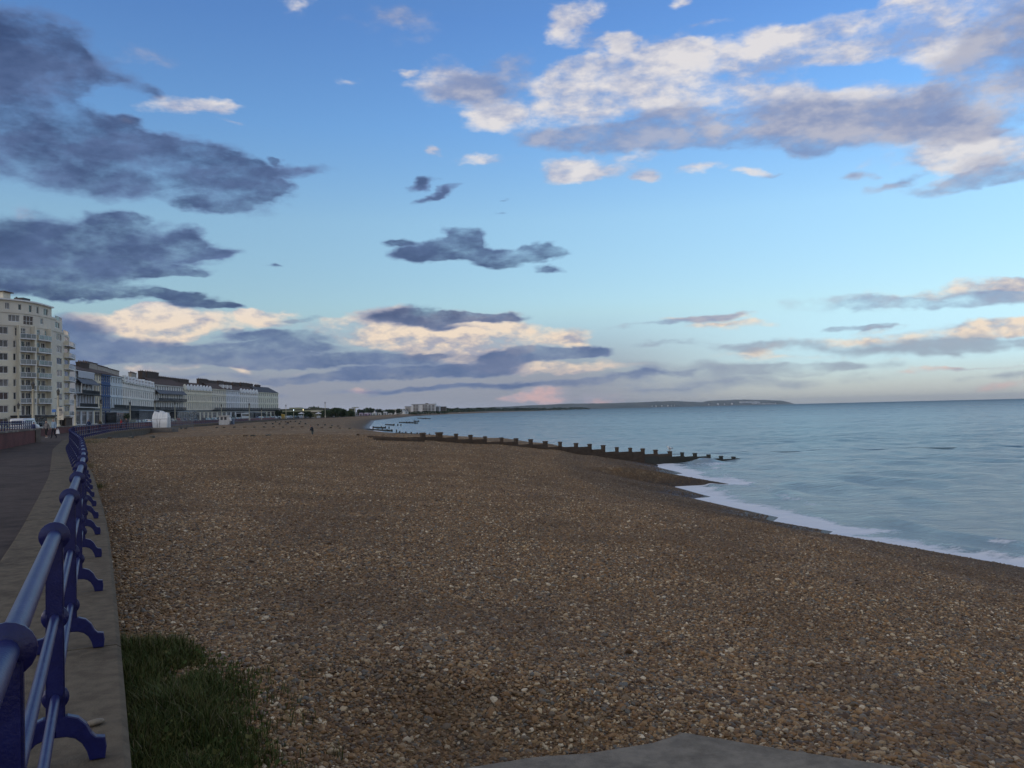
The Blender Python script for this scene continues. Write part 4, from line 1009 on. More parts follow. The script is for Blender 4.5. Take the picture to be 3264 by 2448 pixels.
for r_ in range(10):
    ops = []; endpx = ENDS.get(r_, 224); s1 = TF.s(endpx); o = 0.0 if r_ < 8 else (-.35 if r_ == 8 else -1.3)
    if r_ in (2, 3, 4, 5, 6, 7): ops += [(*pxop(-3, 27, r_), 2, 0)]
    if 1 <= r_ <= 6: ops += [(*pxop(43, 53, r_), 1, 0), (*pxop(60, 80, r_, .12, 2.2), 2, .0), (*pxop(83, 99, r_, .12, 2.2), 2, 0), (*pxop(113, 130, r_, .12, 2.2), 2, 0), (*pxop(133, 146, r_, .12, 2.2), 2, 0), (*pxop(151, 167, r_), 2, 0), (*pxop(182, 199, r_), 2, 0), (*pxop(207, 221, r_), 1, 0)]
    if r_ in (0, 1): ops += [(*pxop(-3, 27, r_), 2, 0)]
    if r_ == 0: ops += [(*pxop(60, 101, r_, .25, 2.4), 3, .5), (*pxop(108, 150, r_, .25, 2.4), 3, .5), (*pxop(182, 199, r_), 1, 0), (*pxop(207, 221, r_), 1, 0)]
    if r_ == 7: ops += [(*pxop(49, 83, r_, .5, 2.25), 4, .6), (*pxop(100, 130, r_, .5, 2.25), 3, .6), (*pxop(145, 166, r_), 2, 0), (*pxop(181, 198, r_), 2, 0), (*pxop(208, 221, r_), 2, 0)]
    if r_ == 8: ops += [(*pxop(31, 67, r_, .8, 2.2), 3, 0), (*pxop(80, 112, r_, .2, 2.3), 3, .45), (*pxop(136, 146, r_, .9, 2.2), 1, 0), (*pxop(183, 198, r_, .9, 2.2), 2, 0)]
    if r_ == 9: ops += [(*pxop(28, 43, r_, .7, 2.1), 2, 0), (*pxop(73, 84, r_, .7, 2.0), 1, 0), (*pxop(112, 122, r_, .5, 2.1), 1, 0), (*pxop(138, 146, r_, .5, 2.1), 1, 0), (*pxop(161, 175, r_, .5, 2.1), 2, 0)]
    for a in (-40, -75, -110):
        ops.append((*pxop(a, a + 16, r_), 2, 0))
    b = MB(); z0, z1 = fz(r_) + (0 if r_ else -.3), fz(r_ + 1)
    skin(b, TF, sL, s1, z0, z1, ops, o, .30)
    # back of the storey
    A, C = TF.pt(sL, o), TF.pt(s1, o); tb = TF.tan(s1); back = Vector((-tb.y, tb.x, 0)) * 13
    Cb, Ab = C + back, A + Vector((-16, 2, 0))
    b.add([(C.x, C.y, z0), (Cb.x, Cb.y, z0), (Cb.x, Cb.y, z1), (C.x, C.y, z1)], [(0, 1, 2, 3)])
    b.add([(Ab.x, Ab.y, z0), (A.x, A.y, z0), (A.x, A.y, z1), (Ab.x, Ab.y, z1)], [(0, 1, 2, 3)])
    n = 24; top = [TF.pt(sL + (s1 - sL) * i / n, o) for i in range(n + 1)] + [Cb, Ab]
    b.add([(v.x, v.y, z1) for v in top], [tuple(range(len(top)))])
    put(b, 'storey_wall', cream if r_ < 6 else cream_pale, tower)
    for a in ops: add_window(tower, TF, a, o, a[4], a[5], (.5, .25, .25))
    if r_ in (7, 8):                                      # roof terraces with glass screens on the stepped end
        nxt = ENDS[r_ + 1]; bb = MB(); ledge(bb, TF, TF.s(nxt) - .4, s1, z1, z1 + .85, o - .10, o - .04); t = put(bb, 'terrace_screen', balglass, tower)
        bb = MB(); ledge(bb, TF, TF.s(nxt) - .4, s1 + .05, z1 + .85, z1 + .93, o - .13, o - .01); put(bb, 'terrace_rail', whitef, tower)
    if r_ >= 7:
        bb = MB(); ledge(bb, TF, sL, TF.s(ENDS.get(r_ + 1, 187)) - (.4 if r_ < 9 else 0), z1 - .12, z1 + (.35 if r_ < 9 else .18), o, o + (.14 if r_ < 9 else .55)); put(bb, 'parapet' if r_ < 9 else 'roof_edge', cream_pale if r_ < 9 else white_paint, tower)
def balcony(F, root, px0, px1, z, out=1.25, side=True, h=1.0):
    s0, s1 = F.s(px0), F.s(px1)
    b = MB(); ledge(b, F, s0, s1, z - .16, z + .06, 0, out); q = put(b, 'balcony', white_paint, root)
    g = MB(); ledge(g, F, s0 + .05, s1 - .05, z + .12, z + h - .08, out - .10, out - .05)
    o = g.obj('glass_panel', balglass, q)
    g = MB(); ledge(g, F, s0, s1, z + h - .07, z + h, out - .13, out - .02)
    n = max(2, round((s1 - s0) / 1.3))
    for i in range(n + 1):
        s = s0 + .06 + (s1 - s0 - .12) * i / n; p = F.pt(s, out - .075); g.box(p.x - .035, p.x + .035, p.y - .035, p.y + .035, z + .06, z + h - .07)
    g.obj('rail', whitef, q)
    if side:
        g = MB(); ledge(g, F, s0, s0 + .14, z + .06, z + h, .01, out - .14); ledge(g, F, s1 - .14, s1, z + .06, z + h, .01, out - .14); g.obj('cheek', cream, q)
for r_ in (2, 3, 4, 5, 6, 7):
    balcony(TF, tower, 56, 102, fz(r_)); balcony(TF, tower, 110, 149, fz(r_))
for r_ in (1, 2, 3, 4, 5, 6, 7):
    balcony(TF, tower, 205, 226, fz(r_), 1.15)
bb = MB(); ledge(bb, TF, TF.s(33), TF.s(102.5), fz(1) - .25, fz(1) + .15, 0, 1.9); ledge(bb, TF, TF.s(106), TF.s(178), fz(1) - .2, fz(1) + .12, 0, 1.7); put(bb, 'entrance_canopy', metal_dark, tower)
for px_, w in ((103, .5), (56.5, .35), (150, .35)):
    bb = MB(); ledge(bb, TF, TF.s(px_) - w / 2, TF.s(px_) + w / 2, fz(1) + .2, fz(8), 0.002, 1.0); put(bb, 'pier', cream, tower)
p = dp(8, 1340, 181)
bb = MB().box(p.x - 3.2, p.x + .95, p.y - 1.2, p.y + 1.5, fz(10), fz(10) + 2.0); put(bb, 'stair_head', cream_pale, tower)
bb = MB().box(p.x - 3.5, p.x + 1.5, p.y - 1.6, p.y + 1.8, fz(10) + 2.0, fz(10) + 2.2); put(bb, 'stair_roof', pmat('felt_brown', (.10, .06, .045), (.07, .045, .036), 2), tower)
p = TF.pt(TF.s(104), -2.4)
bb = MB().box(p.x - 1.0, p.x + 1.0, p.y - 1.3, p.y + 1.3, fz(10), fz(10) + .75).box(p.x - 1.3, p.x - 1.05, p.y - .2, p.y + .1, fz(10), fz(10) + 1.1); put(bb, 'roof_plant', metal_dark, tower)

# ------------------------------------------------------------------ the terraces
HF = Front([(236, 222), (245, 225), (300, 241), (391, 272), (440, 300), (494, 333), (540, 349), (590, 367), (700, 408), (765, 440), (825, 472), (889, 507), (900, 514)])
Z = dict(g=3.45, f1=(3.75, 6.55), c1=6.95, f2=(7.45, 9.75), c2=10.35, f3=(11.2, 12.9))
roofs = {'brown': pmat('clay_roof', (.085, .052, .038), (.058, .038, .030), scale=1.0, rough=.9, bump=.03, bscale=5), 'slate': pmat('slate_roof', (.048, .047, .052), (.034, .034, .038), 1.0, .7, bump=.03, bscale=5)}
chim_brown = pmat('chimney_brick', (.075, .052, .040), (.050, .037, .030), 1.5, .9); chim_white = pmat('chimney_painted', (.42, .38, .32), (.34, .30, .25), .8, .9, dirt=(.20, .15, .11, .6))
potm = pmat('chimney_pot', (.17, .10, .065), (.11, .07, .05), 3, .9)
awn = pmat('awning_grey', (.105, .115, .135), (.080, .088, .10), 2, .7); blackiron = pmat('black_ironwork', (.016, .017, .022), (.022, .023, .028), 5, .6)
def wallm(name, c):
    c = tuple(min(.80, x * 1.65 * k) for x, k in zip(c, (1.0, .985, .93))); return pmat(name, c, tuple(x * .90 for x in c), .5, .85, dirt=tuple(x * .62 for x in c) + (.5,), dscale=.35)
def terrace(px0, px1, label, col, bays, roof=None, ridge=16.4, gables=None, balconies=(), awning=None, cornice=None, shop=(.06, .065, .075), win=.42, nl=1, group=None, fascia=None, attic=True, pil=None, dep=10.0, hip=(0, 0), zs=0.0, eave=13.35, panes_w=(.6, .2, .2)):
    s0, s1 = HF.s(px0) + .015, HF.s(px1) - .015; L = s1 - s0
    b0 = HF.pt((s0 + s1) / 2); root = empty('terraced_building', (b0.x, b0.y, ZP), label=label, cat='building')
    wm = wallm('painted_front', col); bw = L / bays; ops = []
    for k in range(bays):
        c = s0 + bw * (k + .5); w = min(bw * win, 2.2) / 2
        for f in ('f1', 'f2') + (('f3',) if attic else ()):
            j = random.uniform(-.03, .03); ops.append((c - w, c + w, Z[f][0] + zs, min(Z[f][1], eave - .35) + zs, nl, .5))
    gops = []
    for k in range(max(1, bays // 2)):
        c = s0 + L / max(1, bays // 2) * (k + .5); w = L / max(1, bays // 2) * .36; gops.append((c - w, c + w, ZP + .5, 2.5, 3, .72))
    b = MB(); skin(b, HF, s0, s1, ZP - .3, eave, ops + gops, 0, .25)
    A, C = HF.pt(s0), HF.pt(s1); Ab, Cb = HF.pt(s0, -dep), HF.pt(s1, -dep)
    for P_, Q_ in ((Ab, A), (C, Cb), (Cb, Ab)): b.add([(P_.x, P_.y, ZP - .3), (Q_.x, Q_.y, ZP - .3), (Q_.x, Q_.y, eave), (P_.x, P_.y, eave)], [(0, 1, 2, 3)])
    put(b, 'wall', wm, root)
    for a in ops: add_window(root, HF, a, 0, a[4], a[5], panes_w)
    for a in gops: add_window(root, HF, a, 0, a[4], a[5], (.8, .05, .15))
    # string courses and the eaves
    b = MB()
    for z, d in ((Z['c1'], .22), (Z['c2'], .22), (eave - .25, .38)): ledge(b, HF, s0 + .01, s1 - .01, z - .12, z + .12, .003, d, 3)
    put(b, 'cornice', wallm('cornice_paint', cornice or tuple(min(.56, x * 1.1) for x in col)), root)
    b = MB(); ledge(b, HF, s0 + .2, s1 - .2, 2.7, 3.35, .003, .16, 3); put(b, 'fascia', pmat('fascia', fascia or shop, None, 1, .6), root)
    if roof:
        m = roofs[roof]; n = max(1, int(L / 3)); b = MB()
        for i in range(n):
            sa, sb = s0 + L * i / n, s0 + L * (i + 1) / n; h0, h1 = (0 if i else hip[0]), (0 if i < n - 1 else hip[1])
            e0, e1, k0, k1 = HF.pt(sa, .3), HF.pt(sb, .3), HF.pt(sa + h0, -dep / 2), HF.pt(sb - h1, -dep / 2); f0, f1 = HF.pt(sa, -dep - .3), HF.pt(sb, -dep - .3)
            e = eave + .02
            V_ = [(e0.x, e0.y, e), (e1.x, e1.y, e), (k1.x, k1.y, ridge), (k0.x, k0.y, ridge), (f0.x, f0.y, e), (f1.x, f1.y, e)]
            fs = [(0, 1, 2, 3), (3, 2, 5, 4)]
            if i == 0: fs.append((0, 3, 4))
            if i == n - 1: fs.append((1, 5, 2))
            b.add(V_, fs)
        put(b, 'roof', m, root)
    if gables:
        kind, n, tip = gables
        for k in range(n):
            c = s0 + L * (k + .5) / n; w = L / n * (.40 if kind == 'point' else .36)
            lo, hi = eave - .1, tip + random.uniform(-.12, .12)
            if kind == 'point':
                prof_ = [(-w, lo), (-w, lo + .75), (-w * .62, lo + (hi - lo) * .72), (0, hi), (w * .62, lo + (hi - lo) * .72), (w, lo + .75), (w, lo)]
            else:
                prof_ = [(-w, lo), (-w, lo + .5), (-w * .6, lo + .75), (-w * .5, hi - .75), (-w * .75, hi - .6), (-w * .6, hi), (w * .6, hi), (w * .75, hi - .6), (w * .5, hi - .75), (w * .6, lo + .75), (w, lo + .5), (w, lo)]
            b = MB(); nn = len(prof_); fr = [HF.pt(c + x, .25) for x, _ in prof_]; bk_ = [HF.pt(c + x, -.35) for x, _ in prof_]
            b.add([(p_.x, p_.y, z) for p_, (_, z) in zip(fr, prof_)] + [(p_.x, p_.y, z) for p_, (_, z) in zip(bk_, prof_)], [tuple(range(nn)), tuple(reversed(range(nn, 2 * nn)))] + [(i, nn + i, nn + (i + 1) % nn, (i + 1) % nn) for i in range(nn)])
            put(b, 'gable', wallm('gable_paint', tuple(min(.56, x * 1.08) for x in col)) if k == 0 else bpy.data.materials[GM[0]], root)
            if k == 0: GM[:] = [root.children[-1].data.materials[0].name]
    for (z, out, dark) in balconies:
        b = MB(); ledge(b, HF, s0 + .1, s1 - .1, z - .18, z + .02, .25, out, 3); q = put(b, 'balcony', white_paint if not dark else blackiron, root)
        g = MB(); n = int(L / .5)
        ledge(g, HF, s0 + .1, s1 - .1, z + .92, z + 1.0, out - .08, out - .02, 3); ledge(g, HF, s0 + .1, s1 - .1, z + .10, z + .16, out - .08, out - .02, 3)
        for i in range(n):
            p_ = HF.pt(s0 + .2 + (L - .4) * i / max(1, n - 1), out - .05); g.box(p_.x - .04, p_.x + .04, p_.y - .07, p_.y + .07, z + .02, z + .92)
        g.obj('railing', blackiron, q)
    if awning:
        z0, z1, out = awning; n = max(2, int(L / 3)); b = MB()
        for i in range(n):
            sa, sb = s0 + L * i / n, s0 + L * (i + 1) / n; a0, a1, c0, c1 = HF.pt(sa, .26), HF.pt(sb, .26), HF.pt(sa, out), HF.pt(sb, out)
            b.add([(a0.x, a0.y, z1), (a1.x, a1.y, z1), (c1.x, c1.y, z0), (c0.x, c0.y, z0), (a0.x, a0.y, z1 - .06), (a1.x, a1.y, z1 - .06), (c1.x, c1.y, z0 - .22), (c0.x, c0.y, z0 - .22)], [(0, 1, 2, 3), (7, 6, 5, 4), (3, 2, 6, 7)])
        put(b, 'veranda_roof', awn, root)
        b = MB()
        for i in range(n + 1):
            p_ = HF.pt(s0 + .2 + (L - .4) * i / n, out - .15); b.box(p_.x - .05, p_.x + .05, p_.y - .05, p_.y + .05, Z['c1'] + .2, z0 - .1)
        put(b, 'veranda_posts' if False else 'veranda_post', white_paint, root)
    if pil:
        n, w, zlo, zhi, c_ = pil
        pm_ = pmat('pilaster_paint', c_, None, 1, .8)
        for k in range(n + 1):
            c = s0 + w / 2 + .05 + (L - w - .1) * k / n; b = MB(); ledge(b, HF, c - w / 2, c + w / 2, zlo, zhi, .004, .35); put(b, 'pilaster', pm_, root)
    return root
GM = ['']
def chimney(root, px0, px1, ztop, back, mat_, zlow=13.4, pots=5, depth=1.1):
    s0, s1 = HF.s(px0), HF.s(px1); b = MB(); ledge(b, HF, s0, s1, zlow, ztop - .3, -back - depth, -back, 50); q = put(b, 'chimney', mat_, root)
    b = MB(); ledge(b, HF, s0 - .1, s1 + .1, ztop - .3, ztop, -back - depth - .1, -back + .1, 50); b.obj('chimney_cap', chim_brown, q)
    b = MB()
    for k in range(pots):
        p_ = HF.pt(s0 + (s1 - s0) * (k + .5) / pots, -back - depth / 2); b.lathe([(.17, ztop), (.14, ztop + .38), (.17, ztop + .42)], 7, (p_.x, p_.y, 0))
    b.obj('chimney_pot', potm, q)
rA = terrace(240, 299, 'grey and white hotel front beside the cream tower, dark veranda roof and brown roof', (.36, .37, .39), 6, 'brown', 15.6, awning=(9.75, 11.15, 1.7), balconies=((7.05, 1.7, True), (3.55, 1.2, False)), shop=(.05, .05, .055), pil=(6, .9, 3.8, 6.9, (.50, .51, .54)))
b = MB(); ledge(b, HF, HF.s(246), HF.s(297), 11.35, 13.0, .26, .40, 3); put(b, 'attic_panel', pmat('attic_panel', (.48, .50, .53), (.42, .44, .47), 1, .7), rA)
chimney(rA, 249, 253, 15.9, 4.5, chim_brown, pots=1); chimney(rA, 296, 324, 16.4, 3.2, chim_brown, pots=6)
rB = terrace(299, 323, 'narrow cream house with dark bands next to the blue house', (.44, .39, .29), 3, 'brown', 15.4, win=.6, nl=2, cornice=(.05, .05, .055))
rC = terrace(323, 352, 'deep blue painted terraced house between the cream and pale fronts', (.030, .060, .145), 4, 'brown', 15.4, cornice=(.05, .085, .17), win=.5, shop=(.12, .13, .16))
rD = terrace(352, 391, 'pale grey blue terraced house right of the deep blue one', (.36, .40, .43), 5, 'brown', 15.3, win=.42, panes_w=(.5, .3, .2), balconies=((3.55, 1.2, True),), shop=(.26, .29, .33))
for a, c, zt in ((343, 373, 17.4), (374, 404, 17.0), (404, 436, 16.8)): chimney(rD, a, c, zt, 5.5, chim_white, pots=6, depth=2.5)
rE = terrace(391, 494, 'white gothic terrace with a row of ten curled parapet gables', (.47, .46, .43), 15, 'brown', 14.9, gables=('curl', 10, 14.2), eave=12.2, win=.36, balconies=((3.5, 1.3, True),), shop=(.28, .34, .40), fascia=(.34, .42, .50), panes_w=(.35, .4, .25))
chimney(rE, 459, 473, 17.0, 4.0, chim_white, pots=4)
rF = terrace(494, 585, 'white terrace with two black iron balconies under a tall brown roof', (.42, .42, .41), 12, 'brown', 16.6, awning=(9.9, 11.3, 1.6), balconies=((7.05, 1.6, True), (3.5, 1.3, True)), win=.45, panes_w=(.5, .25, .25))
for a, c, zt, k in ((492, 501, 18.6, 2), (505, 541, 18.7, 7)): chimney(rF, a, c, zt, 4.2, chim_brown, pots=k, depth=1.6)
rG = terrace(585, 676, 'cream terrace with nine pointed parapet gables', (.45, .42, .34), 14, 'brown', 15.8, gables=('point', 9, 14.5), eave=12.2, win=.34, panes_w=(.5, .3, .2))
for a, c, zt in ((545, 573, 17.3), (578, 604, 17.2), (607, 636, 17.1)): chimney(rG, a, c, zt, 4.6, chim_brown, pots=5, depth=1.6)
rH = terrace(676, 722, 'plain cream terrace with a dark ground floor behind the coach', (.44, .42, .36), 7, 'brown', 16.8, win=.36, balconies=((3.5, 1.2, True),))
for a, c, zt in ((666, 694, 18.0), (696, 722, 17.6)): chimney(rH, a, c, zt, 4.4, chim_brown, pots=5)
rI = terrace(722, 765, 'bluish white terrace with three pale dormers in its roof', (.44, .46, .49), 7, 'brown', 16.6, win=.36, balconies=((3.5, 1.2, True),), shop=(.14, .15, .17))
for px_ in (717, 730, 741):
    s = HF.s(px_); b = MB(); ledge(b, HF, s - .7, s + .7, 13.9, 15.7, -2.6, -.4, 50); put(b, 'dormer', white_paint, rI if px_ > 722 else rH)
for a, c, zt in ((726, 744, 17.9), (748, 766, 17.7)): chimney(rI, a, c, zt, 4.4, chim_brown, pots=4)
rJ = terrace(765, 824, 'white terrace with six small pointed gables near the far end', (.47, .47, .46), 10, 'brown', 16.4, gables=('point', 6, 14.6), eave=12.5, win=.34, balconies=((3.5, 1.2, True),))
for a, c, zt in ((772, 790, 17.9), (796, 800, 17.0)): chimney(rJ, a, c, zt, 4.4, chim_brown, pots=3)
rK = terrace(824, 888, 'pale green tinted end terrace under a dark slate roof', (.41, .42, .36), 10, 'slate', 16.8, win=.34, panes_w=(.55, .3, .15), hip=(0, 2.6), balconies=((3.5, 1.2, True),))
for a, c, zt in ((796, 820, 18.2), (822, 834, 18.0), (843, 857, 17.8)): chimney(rK, a, c, zt, 4.6, chim_brown, pots=3)
# ground floor sun rooms built out in front of the terraces
def sunroom(px0, px1, h, label, col, out=3.2, roofc=(.3, .34, .38)):
    s0, s1 = HF.s(px0), HF.s(px1); p_ = HF.pt((s0 + s1) / 2, out); root = empty('sun_room', (p_.x, p_.y, ZP), label=label, cat='sun room')
    n = max(2, round((s1 - s0) / 2.2)); fm = pmat('sun_room_frame', col, None, 1, .6)
    b = MB(); ledge(b, HF, s0, s1, ZP, ZP + .8, .3, out); put(b, 'base', fm, root)
    b = MB(); ledge(b, HF, s0 - .1, s1 + .1, ZP + h, ZP + h + .25, .3, out + .15); put(b, 'roof', pmat('sun_room_roof', roofc, None, 1, .6), root)
    b = MB(); ledge(b, HF, s0 + .05, s1 - .05, ZP + .8, ZP + h, .3, out - .1); put(b, 'glazing', panes[2], root)
    for i in range(n + 1):
        s = s0 + .08 + (s1 - s0 - .16) * i / n; b = MB(); ledge(b, HF, s - .08, s + .08, ZP + .8, ZP + h, out - .1, out - .02); put(b, 'mullion', fm, root)
sunroom(335, 378, 3.6, 'dark glazed shop front under the deep blue house', (.10, .11, .13))
sunroom(412, 488, 4.4, 'long glazed front with a pale blue canopy under the curled gables', (.30, .33, .37), roofc=(.40, .47, .55))
sunroom(541, 576, 4.2, 'white framed glass room under the black balconies', (.50, .50, .50)); sunroom(577, 604, 4.3, 'pale blue glass room left of the coach', (.36, .42, .48))
sunroom(760, 790, 3.8, 'pale glazed room under the six small gables', (.42, .42, .42)); sunroom(795, 826, 3.6, 'grey glazed room before the end terrace', (.24, .27, .30))
# ------------------------------------------------------------------ lamp posts
lamp_cream = pmat('lamp_post_paint', (.62, .56, .40), (.52, .47, .34), 2, .6); lamp_dark = pmat('lamp_lantern_metal', (.05, .045, .04), (.035, .032, .03), 3, .5); lamp_glass = glassmat('lamp_glass', (.30, .28, .22), .1)
def lamp_meshes(h, rr=.13, lantern=True):
    b = MB().lathe([(rr * 1.7, 0), (rr * 1.7, .9), (rr * 1.35, 1.0), (rr * 1.1, 1.1), (rr, 1.3), (rr * .85, h - .2), (rr * 1.2, h - .1), (rr * .6, h)], 10)
    me = b.mesh('column', lamp_cream, smooth=math.radians(40))
    g = MB().lathe([(.11, h), (.25, h + .68), (.22, h + .72)], 6).mesh('lantern_glass', lamp_glass)
    c = MB().lathe([(.29, h + .72), (.29, h + .77), (.15, h + 1.02), (.05, h + 1.1), (.05, h + 1.28), (.01, h + 1.4)], 6)
    for k in range(6):
        a = math.pi * 2 * k / 6; c.tube([(.12 * math.cos(a), .12 * math.sin(a), h), (.26 * math.cos(a), .26 * math.sin(a), h + .72)], .025, 4)
    cm = c.mesh('lantern_cap', lamp_dark)
    a_ = MB().tube([(-.6, 0, h - .45), (.6, 0, h - .45)], .025, 5).mesh('ladder_bar', lamp_dark)
    return me, g, cm, a_
_lm = {}
def lamp(px, d, h, label, thick=1.0):
    p = dp(px, 1340, d); key = (round(h, 1), thick)
    if key not in _lm: _lm[key] = lamp_meshes(h, .13 * thick)
    r_ = empty('lamp_post', (p.x, p.y, ZP), label=label, cat='lamp post', group='cream lamp posts along the parade')
    for nm, me in zip(('column', 'lantern_glass', 'lantern_cap', 'ladder_bar'), _lm[key]): link(nm, me, r_)
    return r_
# px, distance, column height
lamp(106, 128, 6.4, 'tallest cream lamp post with a pointed lantern, before the apartment block balconies', 1.5)
lamp(186, 140, 5.7, 'cream lamp post with a lantern beside the pale notice board', 1.3)
lamp(240, 168, 5.7, 'cream lamp post at the right edge of the apartment block', 1.3)
lamp(59, 150, 3.8, 'short cream lamp post rising behind the white van', 1.1)
lamp(322, 205, 5.4, 'cream lamp post standing before the narrow cream house', 1.5)
lamp(415, 240, 5.4, 'cream lamp post before the pale blue canopy', 1.4)
lamp(494, 262, 6.2, 'slim cream lamp post just behind the white sheeted stall', 1.2)
lamp(558, 290, 6.0, 'cream lamp post before the glass room under the black balconies', 1.3)
lamp(706, 330, 5.5, 'cream lamp post showing above the white beach kiosk', 1.3)
lamp(795, 345, 5.9, 'cream lamp post before the six small gables', 1.4)
lamp(834, 380, 4.3, 'short cream lamp post before the end terrace', 1.2)
lamp(912, 430, 6.0, 'cream lamp post beside the yellow kiosk', 1.2)
lamp(1037, 470, 7.5, 'tall pale lamp post standing against the dark trees', 1.4)
def lit_lamp(px, py, d, col, label, st):
    p = dp(px, py, d); r_ = empty('lamp_post', (p.x, p.y, ZP), label=label, cat='lamp post')
    h = p.z - ZP
    MB().lathe([(.2, 0), (.16, 1), (.10, h - .3), (.14, h - .25)], 8).obj('column', lamp_cream, r_, smooth=True)
    MB().ball((0, 0, h), .22, 12, 8).obj('globe', emat('lit_globe', col, st), r_, smooth=True)
lit_lamp(936, 1307, 440, (.75, .92, 1.0), 'lamp post with a lit bluish white globe before the low pavilion', 1.8)
lit_lamp(966.5, 1306.5, 470, (1.0, .86, .45), 'lamp post with a lit yellow globe before the low pavilion', 2.0)

# ------------------------------------------------------------------ vehicles
carpaint = {n: pmat('car_paint_' + n, c, tuple(x * .9 for x in c), 1, .25, spec=.6) for n, c in dict(silver=(.36, .37, .39), white=(.62, .62, .62), black=(.018, .018, .02), blue=(.03, .06, .16), red=(.25, .03, .03), grey=(.10, .105, .115), green=(.04, .09, .07)).items()}
carglass = glassmat('car_glass', (.03, .035, .04), .03); tyre = pmat('tyre_rubber', (.018, .018, .018), None, 5, .8); hub = pmat('wheel_rim', (.35, .35, .36), None, 5, .35, metal=.6)
lightm = glassmat('car_headlight', (.60, .60, .58), .1)
def car_meshes(L=4.2, Wd=1.75, H=1.46, van=False):
    hw = Wd / 2
    if van: sec = [(-L / 2, .35, .95), (-L / 2 + .02, .35, 1.9), (-L / 2 + .25, .33, H), (L / 2 - 1.65, .33, H), (L / 2 - .95, .33, 1.28), (L / 2 - .15, .34, 1.08), (L / 2, .38, .75)]
    else: sec = [(-L / 2, .38, .62), (-L / 2 + .06, .34, .95), (-L / 2 + .5, .30, 1.02), (-.1 - .35 * L / 4, .28, .98), (L / 2 - 1.2, .28, .95), (L / 2 - .25, .30, .80), (L / 2, .36, .60)]
    b = MB(); rings = []
    for x, zb, zt in sec:
        tuck = .90 if (x == sec[0][0] or x == sec[-1][0]) else 1.0; w = hw * tuck
        top = w * (.88 if van else .93)
        rings.append([(x, -w, zb), (x, -w, zb + (zt - zb) * .6), (x, -top, zt), (x, top, zt), (x, w, zb + (zt - zb) * .6), (x, w, zb)])
    k = 6; b.add([v for r_ in rings for v in r_], [(i * k + j, (i + 1) * k + j, (i + 1) * k + (j + 1) % k, i * k + (j + 1) % k) for i in range(len(rings) - 1) for j in range(k)] + [tuple(reversed(range(k))), tuple((len(rings) - 1) * k + j for j in range(k))])
    if not van:
        # cabin: roof on four raked sides
        z0 = .97; b.hexa([(-L / 2 + .35, -hw * .90, z0), (L / 2 - 1.05, -hw * .90, z0), (L / 2 - 1.05, hw * .90, z0), (-L / 2 + .35, hw * .90, z0)], [(-L / 2 + .85, -hw * .74, H), (.25, -hw * .74, H), (.25, hw * .74, H), (-L / 2 + .85, hw * .74, H)])
    body = b.mesh('body', carpaint['silver'], smooth=math.radians(28))
    bm = bmesh.new(); bm.from_mesh(body); bmesh.ops.recalc_face_normals(bm, faces=bm.faces); bmesh.ops.bevel(bm, geom=list(bm.edges), offset=.035, segments=1, affect='EDGES'); bm.to_mesh(body); bm.free()
    g = MB()
    if van:
        for s in (-1, 1): y = s * (hw + .004); g.add([(L / 2 - 1.75, y * .985, 1.22), (L / 2 - 1.02, y * .985, 1.22), (L / 2 - 1.62, y * .92, 1.82), (L / 2 - 1.78, y * .92, 1.82)], [(0, 1, 2, 3)]); g.add([(-L / 2 + .5, y * .99, 1.22), (L / 2 - 1.95, y * .99, 1.22), (L / 2 - 1.95, y * .93, 1.80), (-L / 2 + .5, y * .93, 1.80)], [(0, 1, 2, 3)])
        g.add([(L / 2 - .98, -hw * .84, 1.33), (L / 2 - .98, hw * .84, 1.33), (L / 2 - 1.60, hw * .80, H - .1), (L / 2 - 1.60, -hw * .80, H - .1)], [(0, 1, 2, 3)])
        g.add([(-L / 2 - .012, -hw * .75, 1.2), (-L / 2 - .012, hw * .75, 1.2), (-L / 2 + .02, hw * .72, 1.8), (-L / 2 + .02, -hw * .72, 1.8)], [(0, 1, 2, 3)])
    else:
        z0, z1 = 1.01, H - .07; f = lambda t, a, c: a + (c - a) * t
        for s in (-1, 1):
            y0, y1 = s * hw * .905, s * hw * .765
            g.add([(-L / 2 + .55, y0, z0), (-.12, y0, z0), (-.12, y1, z1), (-L / 2 + .92, y1, z1)], [(0, 1, 2, 3)]); g.add([(-.04, y0, z0), (L / 2 - 1.2, y0, z0), (.22, y1, z1), (-.04, y1, z1)], [(0, 1, 2, 3)])
        g.add([(L / 2 - 1.075, -hw * .80, z0), (L / 2 - 1.075, hw * .80, z0), (.30, hw * .68, z1), (.30, -hw * .68, z1)], [(0, 1, 2, 3)]); g.add([(-L / 2 + .365, -hw * .8, z0), (-L / 2 + .365, hw * .8, z0), (-L / 2 + .80, hw * .68, z1), (-L / 2 + .80, -hw * .68, z1)], [(0, 1, 2, 3)])
    gl = g.mesh('window', carglass)
    w = MB(); w.lathe([(.30, -.10), (.31, -.07), (.31, .07), (.30, .10)], 14); w.v = [(x, z, y) for x, y, z in w.v]; wh = w.mesh('wheel', tyre, smooth=math.radians(40))
    w = MB(); w.lathe([(.19, -.106), (.19, .106)], 10); w.v = [(x, z, y) for x, y, z in w.v]; rim = w.mesh('rim', hub)
    h = MB().box(-.03, .03, -.17, .17, -.07, .07).mesh('headlight', lightm)
    return dict(body=body, glass=gl, wheel=wh, rim=rim, head=h, L=L, hw=hw, van=van)
CAR = car_meshes(); HATCH = car_meshes(3.8, 1.7, 1.52); VAN = car_meshes(5.0, 1.95, 2.05, True)
